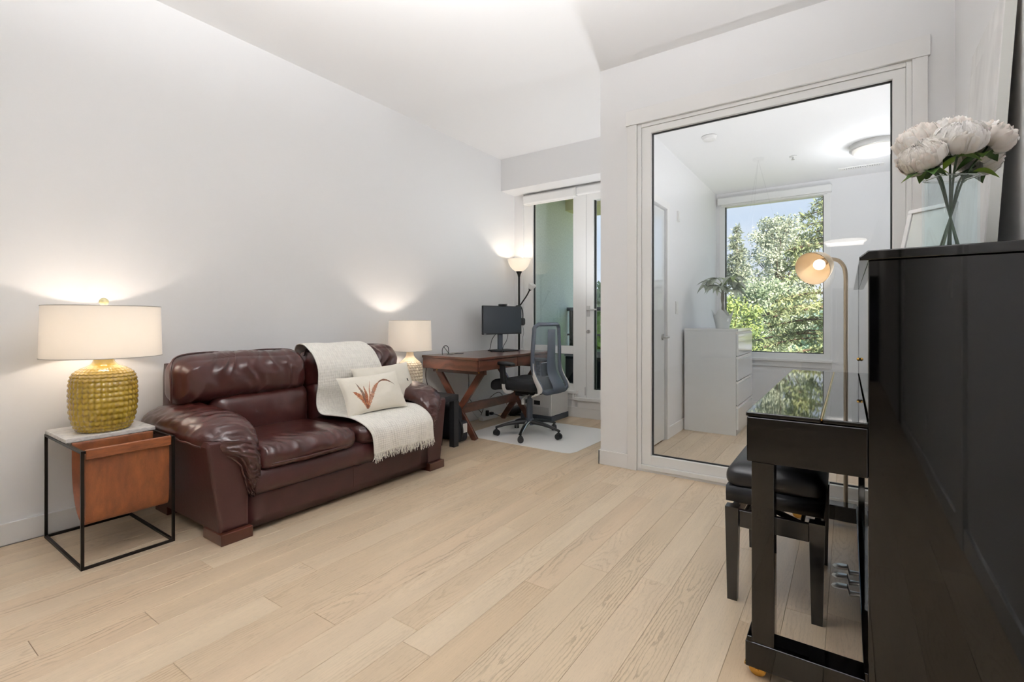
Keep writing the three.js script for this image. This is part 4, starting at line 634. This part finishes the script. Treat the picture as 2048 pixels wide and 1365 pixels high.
// ---------- piano and what stands by it ----------
const PZ0 = -1.61, PZ1 = -3.13, PB = 0.405;
{
  const p = thing('upright_piano', 'glossy black upright piano against the right wall', 'piano'), K = M.lacquer;
  part('side_panel', bx(0.046, PB, 0.03, 1.24, PZ0 - 0.035, PZ0, 0.003), K, p); part('side_panel', bx(0.046, PB, 0.03, 1.24, PZ1, PZ1 + 0.035, 0.003), K, p);
  part('lid', prism([[0.026, 1.2405], [0.026, 1.25], [0.045, 1.266], [PB + 0.01, 1.268], [PB + 0.01, 1.2405]], PZ0 - PZ1 + 0.016, 0.003, 2).translate(0, 0, PZ1 - 0.008), K, p);
  part('upper_panel', bx(0.047, 0.067, 0.81, 1.238, PZ1 + 0.035, PZ0 - 0.035, 0.002), K, p); part('lower_panel', bx(0.06, 0.08, 0.115, 0.655, PZ1 + 0.035, PZ0 - 0.035, 0.002), K, p);
  part('back', bx(PB - 0.03, PB - 0.005, 0.05, 1.22, PZ1 + 0.035, PZ0 - 0.035), std(0x3a2a1c, 0.8), p);
  part('bottom_rail', bx(0.036, 0.09, 0.035, 0.112, PZ1 + 0.035, PZ0 - 0.035, 0.003), K, p);
  part('keybed', bx(-0.245, 0.07, 0.655, 0.70, PZ1 + 0.035, PZ0 - 0.035, 0.003), K, p); part('key_slip', bx(-0.25, -0.225, 0.7, 0.785, PZ1 + 0.035, PZ0 - 0.035, 0.003), K, p);
  const l1 = part('key_lid', bx(-0.254, -0.0615, 0.7905, 0.8035, PZ1 + 0.001, PZ0 - 0.001, 0.004), K, p); part('key_lid', bx(-0.0585, 0.047, 0.7905, 0.8035, PZ1 + 0.001, PZ0 - 0.001, 0.004), K, p);
  part('hinge', [rod([-0.06, 0.8005, PZ1 + 0.004], [-0.06, 0.8005, PZ0 - 0.004], 0.0032, 8)], M.brass, l1);
  part('lid_knob', [ball(0.008, 0.042, 0.9, -2.75, 12)], M.brass, p);
  for (const [z0, z1, far] of [[PZ0 - 0.035, PZ0, 0], [PZ1, PZ1 + 0.035, 1]]) {
    part('cheek', bx(-0.251, 0.046, 0.655, 0.789, z0, z1, 0.004), K, p);
    const zl = far ? [PZ1 + 0.004, PZ1 + 0.06] : [PZ0 - 0.06, PZ0 - 0.004];
    part('leg', bx(-0.238, -0.177, 0.11, 0.656, zl[0], zl[1], 0.003), K, p);
    part('toe_block', [bx(-0.255, 0.04, 0.035, 0.112, far ? PZ1 : PZ0 - 0.085, far ? PZ1 + 0.085 : PZ0, 0.004), bx(-0.251, -0.236, 0.11, 0.128, far ? PZ1 : PZ0 - 0.085, far ? PZ1 + 0.085 : PZ0, 0.003)], K, p);
    const zc = far ? PZ1 + 0.045 : PZ0 - 0.045;
    const cs = part('caster', [new THREE.CylinderGeometry(0.024, 0.024, 0.02, 24).rotateX(Math.PI / 2).translate(-0.225, 0.0245, zc + 0.012), bx(-0.26, -0.2, 0.028, 0.037, zc - 0.03, zc + 0.03, 0.002), bx(-0.245, -0.205, 0.015, 0.033, zc + 0.024, zc + 0.029, 0.002), new THREE.CylinderGeometry(0.005, 0.005, 0.045, 10).rotateX(Math.PI / 2).translate(-0.225, 0.0245, zc + 0.012)], M.brass, p);
    part('caster', [new THREE.CylinderGeometry(0.024, 0.024, 0.02, 24).rotateX(Math.PI / 2).translate(0.33, 0.0245, zc), bx(0.3, 0.36, 0.026, 0.034, zc - 0.03, zc + 0.03, 0.002)], M.brass, p);
  }
  for (const z of [-2.205, -2.295, -2.385]) part('pedal', [grid(16, 30, (u, v) => { const a = u * 6.283, x = lerp(0.07, -0.052, v), e = Math.sqrt(Math.max(0, 1 - Math.pow(Math.max(0, (v - 0.78) / 0.22), 2))), w = (0.011 + 0.012 * sstep(v, 0.3, 0.75)) * e, h = 0.008 * e * (0.6 + 0.4 * e), y = 0.068 + 0.02 * sstep(v, 0.55, 0.05) - 0.012 * v; return [x, y + Math.sin(a) * h, z + Math.cos(a) * w]; }), bx(0.045, 0.062, 0.07, 0.108, z - 0.012, z + 0.012, 0.003)], std(0xf4f4f2, 0.28, { metalness: 0.45 }), p);
}
// bench
{
  const b = thing('piano_bench', 'black adjustable piano bench with padded leather seat', 'bench', [-0.228, 0, -2.3]), m = phy(0x101114, 0.3, { clearcoat: 0.4 }), lt = phy(0x121317, 0.38, { bumpMap: leatherT, bumpScale: 0.0004 });
  const X = 0.165, Z = 0.285;
  part('cushion', soft(2 * X, 0.085, 2 * Z, 0.04, [16, 8, 24], (q, d, n) => { if (n[1] > 0) q.y += 0.022 * (1 - n[0] ** 4) * (1 - n[2] ** 4); }).translate(0, 0.475, 0), lt, b);
  part('skirt', soft(2 * X - 0.004, 0.065, 2 * Z - 0.004, 0.008, [2, 2, 2]).translate(0, 0.412, 0), lt, b);
  for (const s of [-1, 1]) for (const t of [-1, 1]) part('leg', [(() => { const g = new THREE.CylinderGeometry(0.034, 0.024, 0.36, 4, 1).rotateY(Math.PI / 4); const n = g.toNonIndexed(); n.computeVertexNormals(); return n.translate(s * (X - 0.026), 0.18, t * (Z - 0.026)); })()], m, b);
  for (const s of [-1, 1]) { part('rail', bx(s * (X - 0.026) - 0.011, s * (X - 0.026) + 0.011, 0.285, 0.35, -Z + 0.05, Z - 0.05, 0.003), m, b); part('rail', bx(-X + 0.05, X - 0.05, 0.285, 0.35, s * (Z - 0.026) - 0.011, s * (Z - 0.026) + 0.011, 0.003), m, b); }
  part('lift_mechanism', [bar([-0.1, 0.325, Z - 0.07], [0.09, 0.385, Z - 0.09], 0.012, 0.02, 0.002), bar([0.09, 0.325, Z - 0.07], [-0.1, 0.385, Z - 0.09], 0.012, 0.02, 0.002), bar([-0.1, 0.325, -Z + 0.07], [0.09, 0.385, -Z + 0.09], 0.012, 0.02, 0.002), rod([-0.1, 0.33, Z - 0.05], [-0.1, 0.33, -Z + 0.05], 0.007), rod([0.09, 0.33, Z - 0.05], [0.09, 0.33, -Z + 0.05], 0.007), bx(0.02, 0.14, 0.368, 0.38, -0.2, 0.2)], M.blackSteel, b);
  part('knob', [new THREE.CylinderGeometry(0.02, 0.02, 0.03, 16).rotateZ(Math.PI / 2).translate(-X - 0.012, 0.36, 0.02)], M.blackPlastic, b); part('screw', rod([-0.12, 0.345, 0.02], [0.1, 0.345, 0.02], 0.006), M.brass, b);
}
// arched lamp behind the piano
{
  const l = thing('floor_lamp', 'beige arched floor lamp shining over the piano keys', 'floor lamp', [-0.008, 0, -3.262]), m = std(0xa89a86, 0.45);
  part('base', cyl(0.115, 0.115, 0.014, 0, 0, 0, 40), m, l);
  part('pole', tube([[0, 0.01, 0], [0, 0.6, 0], [0, 1.2, 0], [0, 1.31, 0], [-0.006, 1.37, 0.001], [-0.03, 1.41, 0.004], [-0.06, 1.422, 0.008], [-0.095, 1.42, 0.012]], 0.0105, 90, 12), m, l);
  const ax = V(-0.30, -0.27, 0.66).normalize(), q = new THREE.Quaternion().setFromUnitVectors(V(0, 1, 0), ax), o = [-0.092, 1.415, 0.012];
  const put = (g) => g.applyQuaternion(q).translate(...o), prof = [[0.016, -0.015], [0.022, 0.0], [0.024, 0.02], [0.05, 0.035], [0.068, 0.06], [0.08, 0.095], [0.092, 0.15]];
  part('shade', put(lathe([...prof, ...prof.map(([r, y]) => [r - 0.0025, y + 0.0015]).reverse()], 56)), std(0xd9c6a8, 0.5, { side: THREE.DoubleSide }), l); part('socket', put(lathe([[0.001, -0.02], [0.016, -0.018], [0.018, 0.02], [0.001, 0.02]], 24)), m, l);
  part('bulb', put(ball(0.03, 0, 0.075, 0, 24)), std(0xffffff, 0.4, { emissive: 0xfff4e6, emissiveIntensity: 1.3 }), l);
  const P = ax.clone().multiplyScalar(0.075).add(V(...o)), L = new THREE.PointLight(0xffe9cc, 0.028); L.position.copy(P); L.castShadow = true; L.shadow.radius = 1.4; l.add(L);
}
// on the piano: vase of peonies, photo frame, leaning canvas
const TOP = 1.268;
{
  const v = thing('glass_vase', 'clear rectangular glass vase holding white peonies on the piano', 'vase', [0.24, TOP, -1.84], 0.6), w = 0.056, d = 0.042, H = 0.215, t = 0.005;
  const gl = phy(0xffffff, 0.0, { transmission: 1, thickness: 0.004, ior: 1.5, attenuationColor: new THREE.Color(0.8, 0.93, 0.96), attenuationDistance: 0.15 });
  const ringAt = (u, k) => { const a = -u * 6.283185, c = Math.cos(a), s2 = Math.sin(a); return [Math.sign(c) * Math.pow(Math.abs(c), 0.36) * (w - k), Math.sign(s2) * Math.pow(Math.abs(s2), 0.36) * (d - k)]; };   // rounded rectangle
  part('wall', [grid(72, 6, (u, v) => { const [x, z] = ringAt(u, 0); return [x, lerp(0.012, H, v), z]; }, true), grid(72, 6, (u, v) => { const [x, z] = ringAt(1 - u, t); return [x, lerp(0.012, H, v), z]; }, true)], phy(0xfafeff, 0.0, { transmission: 1, thickness: 0, ior: 1.5 }), v);
  part('rim', new THREE.TubeGeometry(curve(Array.from({ length: 64 }, (_, k) => { const [x, z] = ringAt(k / 64, t / 2); return [x, H, z]; }), true), 128, t / 2, 6, true), gl, v);
  part('foot', bx(-w, w, 0, 0.012, -d, d, 0.002), gl, v);
}
{
  // a petal hugs a globe: it rises from below the head (polar angle 2.6) to its ruffled tip
  const petal = (tip, rad, wid, seed) => sheet(10, 10, (u, v) => { const x = (u - 0.5) * 2, ph = lerp(2.5, tip, v) + 0.10 * x * x * v, w = wid * Math.pow(Math.sin(Math.PI * Math.min(0.93, 0.1 + 0.62 * v)), 0.8), az = x * w / Math.max(0.35, Math.sin(ph)), ed = sstep(v, 0.7, 1), r = rad * (0.72 + 0.28 * Math.sin(Math.PI * Math.min(1, v * 0.62 + 0.1))) * (1 + ed * (0.10 + 0.22 * nz(x * 6, v * 2.5, seed)) + 0.05 * nz(x * 2.5, v * 3, seed + 4)) - 0.004 * (1 - x * x); return [Math.sin(ph) * Math.sin(az) * r, Math.cos(ph) * r * 0.86, Math.sin(ph) * Math.cos(az) * r]; }, 0.0006);
  const pm = [phy(0xfaf5ee, 0.75, { transmission: 0.25, thickness: 0 }), phy(0xf7eee6, 0.75, { transmission: 0.25, thickness: 0 }), phy(0xfdfaf6, 0.75, { transmission: 0.25, thickness: 0 })], gm = [std(0x4c6a22, 0.5), std(0x35521d, 0.5), std(0x7d9a34, 0.5)], sm = std(0x32452a, 0.5), R = rng(12);
  const rings = [[1.2, 0.055, 0.5, 9], [0.98, 0.0535, 0.44, 10], [0.8, 0.052, 0.38, 12], [0.64, 0.051, 0.32, 13], [0.5, 0.05, 0.26, 13], [0.36, 0.049, 0.2, 11], [0.2, 0.047, 0.15, 8]].map(([tip, r, w, n], k) => ({ n, g: [0, 1, 2].map((q) => petal(tip, r, w, 3 + q * 7 + k)) }));
  // heads: offset from the vase axis, lean, size
  const heads = [[-0.105, 0.265, 0.03, 'lowest white peony at the left of the vase'], [-0.052, 0.335, -0.045, 'white peony at the upper left of the bunch'], [-0.02, 0.305, 0.05, 'white peony in the front middle of the bunch'], [0.035, 0.35, -0.04, 'topmost white peony of the bunch'], [0.085, 0.315, 0.03, 'large white peony at the right of the bunch'], [0.11, 0.28, -0.035, 'white peony behind, low at the right of the bunch'], [0.0, 0.3, -0.09, 'white peony at the back of the bunch, toward the canvas']];
  const ca = 0.8225, sa = 0.5688;
  heads.forEach(([a, y, b, label], i) => {
    const p = thing('peony', label, 'flower', [0.24, TOP, -1.84], 0, 'peonies in the vase'), hx = a * ca + b * sa, hz = -a * sa + b * ca, dir = V(hx * 2.4, 0.34, hz * 2.4).normalize(), q = new THREE.Quaternion().setFromUnitVectors(V(0, 1, 0), dir), C = V(hx, y, hz);
    part('stem', tube([[-hx * 0.28, 0.015, -hz * 0.3], [hx * 0.05, 0.12, hz * 0.05], [hx * 0.36, 0.215, hz * 0.36], [hx * 0.92, y - 0.02, hz * 0.92]], 0.0028, 20, 6), sm, p);
    const inner = [], S = 0.98 + R() * 0.14;
    rings.forEach(({ n, g }, rg) => { for (let k = 0; k < n; k++) { const q2 = g[Math.floor(R() * 3)].clone(), s = S * (0.95 + R() * 0.1); q2.scale(s, s, s).rotateX((R() - 0.5) * 0.16).rotateY(k / n * 6.283 + rg * 0.45 + R() * 0.3).applyQuaternion(q).translate(C.x, C.y, C.z); if (rg > 1) inner.push(q2); else part('petal', q2, pm[Math.floor(R() * 3)], p); } });
    part('bloom', inner, pm[i % 3], p);
    for (let k = 0; k < 4; k++) { const an = R() * 6.28, L = 0.045 + R() * 0.03, W = 0.016 + R() * 0.006, bs = C.clone().addScaledVector(dir, -0.03); part('leaf', sheet(4, 8, (u, v) => { const s = (u - 0.5) * 2 * W * Math.sin(Math.PI * Math.pow(v, 0.7)), qv = v * L; return [bs.x + Math.cos(an) * qv - Math.sin(an) * s, bs.y - 0.012 - qv * 0.12 - qv * v * 0.3 + Math.abs(s) * 0.4, bs.z + Math.sin(an) * qv + Math.cos(an) * s]; }, 0.0008), gm[Math.floor(R() * 3)], p); }
  });
}
{
  const f = thing('photo_frame', 'white photo frame standing on the piano beside the vase', 'picture frame', [0.2, TOP, -2.1], -0.75), T = (g) => g.rotateZ(-0.0).rotateX(-0.26), w = 0.075, h = 0.2;
  part('frame', [T(bx(-w, w, 0, 0.014, -0.006, 0.008, 0.002)), T(bx(-w, w, h - 0.014, h, -0.006, 0.008, 0.002)), T(bx(-w, -w + 0.014, 0.014, h - 0.014, -0.006, 0.008, 0.002)), T(bx(w - 0.014, w, 0.014, h - 0.014, -0.006, 0.008, 0.002))], M.trim, f);
  part('picture', T(bx(-w + 0.012, w - 0.012, 0.012, h - 0.012, -0.003, 0.002)), phy(0xd9ddd8, 0.25), f); part('backing', T(bx(-w + 0.006, w - 0.006, 0.006, h - 0.006, -0.008, -0.005)), std(0x1e1e1e, 0.8), f);
  part('easel_leg', bar([0, 0.14, -0.048], [0, 0.0, -0.105], 0.04, 0.004, 0.001), std(0x1e1e1e, 0.8), f);
}
{
  const c = thing('canvas_painting', 'large pale abstract canvas leaning on the wall above the piano', 'painting', [0.366, TOP + 0.004, -2.2], 0), lean = -0.06, H = 0.885, W = 0.5, T = 0.032;
  const tx = dataTex(512, 512, (u, v) => { const f = fbm(u * 5, v * 1.6, 3, 5), g = fbm(u * 12, v * 4, 8, 3), s = 222 + 34 * f + 16 * g; return [s, s * 0.995, s * 0.985]; }, true);
  const tl = (g) => g.rotateZ(lean);
  part('front', [tl((() => { const g = bx(0, 0.004, 0, H, -W, 0); return metric(g, 1.25); })())], std(0xffffff, 0.7, { map: tx }), c);
  part('edge', [tl(bx(0.004, T, 0, H, -0.012, 0)), tl(bx(0.004, T, 0, H, -W, -W + 0.012)), tl(bx(0.004, T, H - 0.012, H, -W + 0.012, -0.012)), tl(bx(0.004, T, 0, 0.012, -W + 0.012, -0.012))], std(0xcfcfca, 0.8), c);
  part('stretcher_bar', [tl(bx(0.008, 0.026, 0.012, H - 0.012, -0.05, -0.012)), tl(bx(0.008, 0.026, H * 0.5 - 0.02, H * 0.5 + 0.02, -W + 0.012, -0.012))], std(0xb59a74, 0.8), c);
}

// ---------- behind the camera: the rest of the open-plan room ----------
function flush(label, x, z, I) {
  const l = thing('ceiling_light', label, 'ceiling light', [x, YC, z]);
  part('ring', lathe([[0.405, -0.006], [0.43, -0.006], [0.435, -0.06], [0.43, -0.063], [0.405, -0.063], [0.405, -0.006]], 64), M.silver, l);
  part('diffuser', lathe([[0.406, -0.02], [0.408, -0.08], [0.38, -0.105], [0.2, -0.118], [0.001, -0.122]], 56), std(0xf8f5ee, 0.5, { emissive: 0xfff4e4, emissiveIntensity: 4 }), l);
  const A = new THREE.RectAreaLight(0xfff8f0, I, 0.7, 0.7); A.position.set(0, -0.13, 0); A.rotation.x = -Math.PI / 2; l.add(A);
}
flush('flush-mount ceiling light far behind the camera, mirrored in the inner window', -0.05, 6.6, REAR_L);
{
  const l = thing('pendant_light', 'metal bowl pendant washing the ceiling above the middle of the room', 'pendant light', [-0.85, YC, -0.6]);
  part('canopy', cyl(0.06, 0.06, 0.02, 0, -0.02, 0, 32), M.silver, l);
  for (let k = 0; k < 3; k++) { const a = k * 2.094; part('rod', rod([0, -0.02, 0], [Math.cos(a) * 0.2, -0.86, Math.sin(a) * 0.2], 0.003, 6), M.blackSteel, l); }
  part('bowl', lathe([[0.001, -0.96], [0.1, -0.95], [0.2, -0.9], [0.235, -0.855], [0.232, -0.854], [0.197, -0.896], [0.1, -0.945], [0.001, -0.954]], 64), M.silver, l);
  part('bulb', ball(0.04, 0, -0.89, 0, 18), std(0xffffff, 0.4, { emissive: 0xfff6ea, emissiveIntensity: 2 }), l);
  const S = new THREE.SpotLight(0xf8f8fa, PEND_L, 0, 1.52, 0.4, 2); S.position.set(0, -0.84, 0); S.target.position.set(0, 1, 0); S.castShadow = true; S.shadow.radius = 5; l.add(S, S.target);
}
{
  const k = thing('fridge', 'tall dark refrigerator at the rear end of the room', 'fridge', [0.08, 0, 7.6]); part('body', bx(-0.38, 0.36, 0.02, 1.85, -0.35, 0.38, 0.01), std(0x1d1e20, 0.35, { metalness: 0.3 }), k); part('door', bx(-0.37, 0.35, 0.7, 1.84, -0.39, -0.35, 0.008), std(0x232427, 0.3, { metalness: 0.4 }), k); part('handle', rod([-0.3, 0.85, -0.42], [-0.3, 1.6, -0.42], 0.012), M.silver, k);
}
renderer.render(scene, camera);
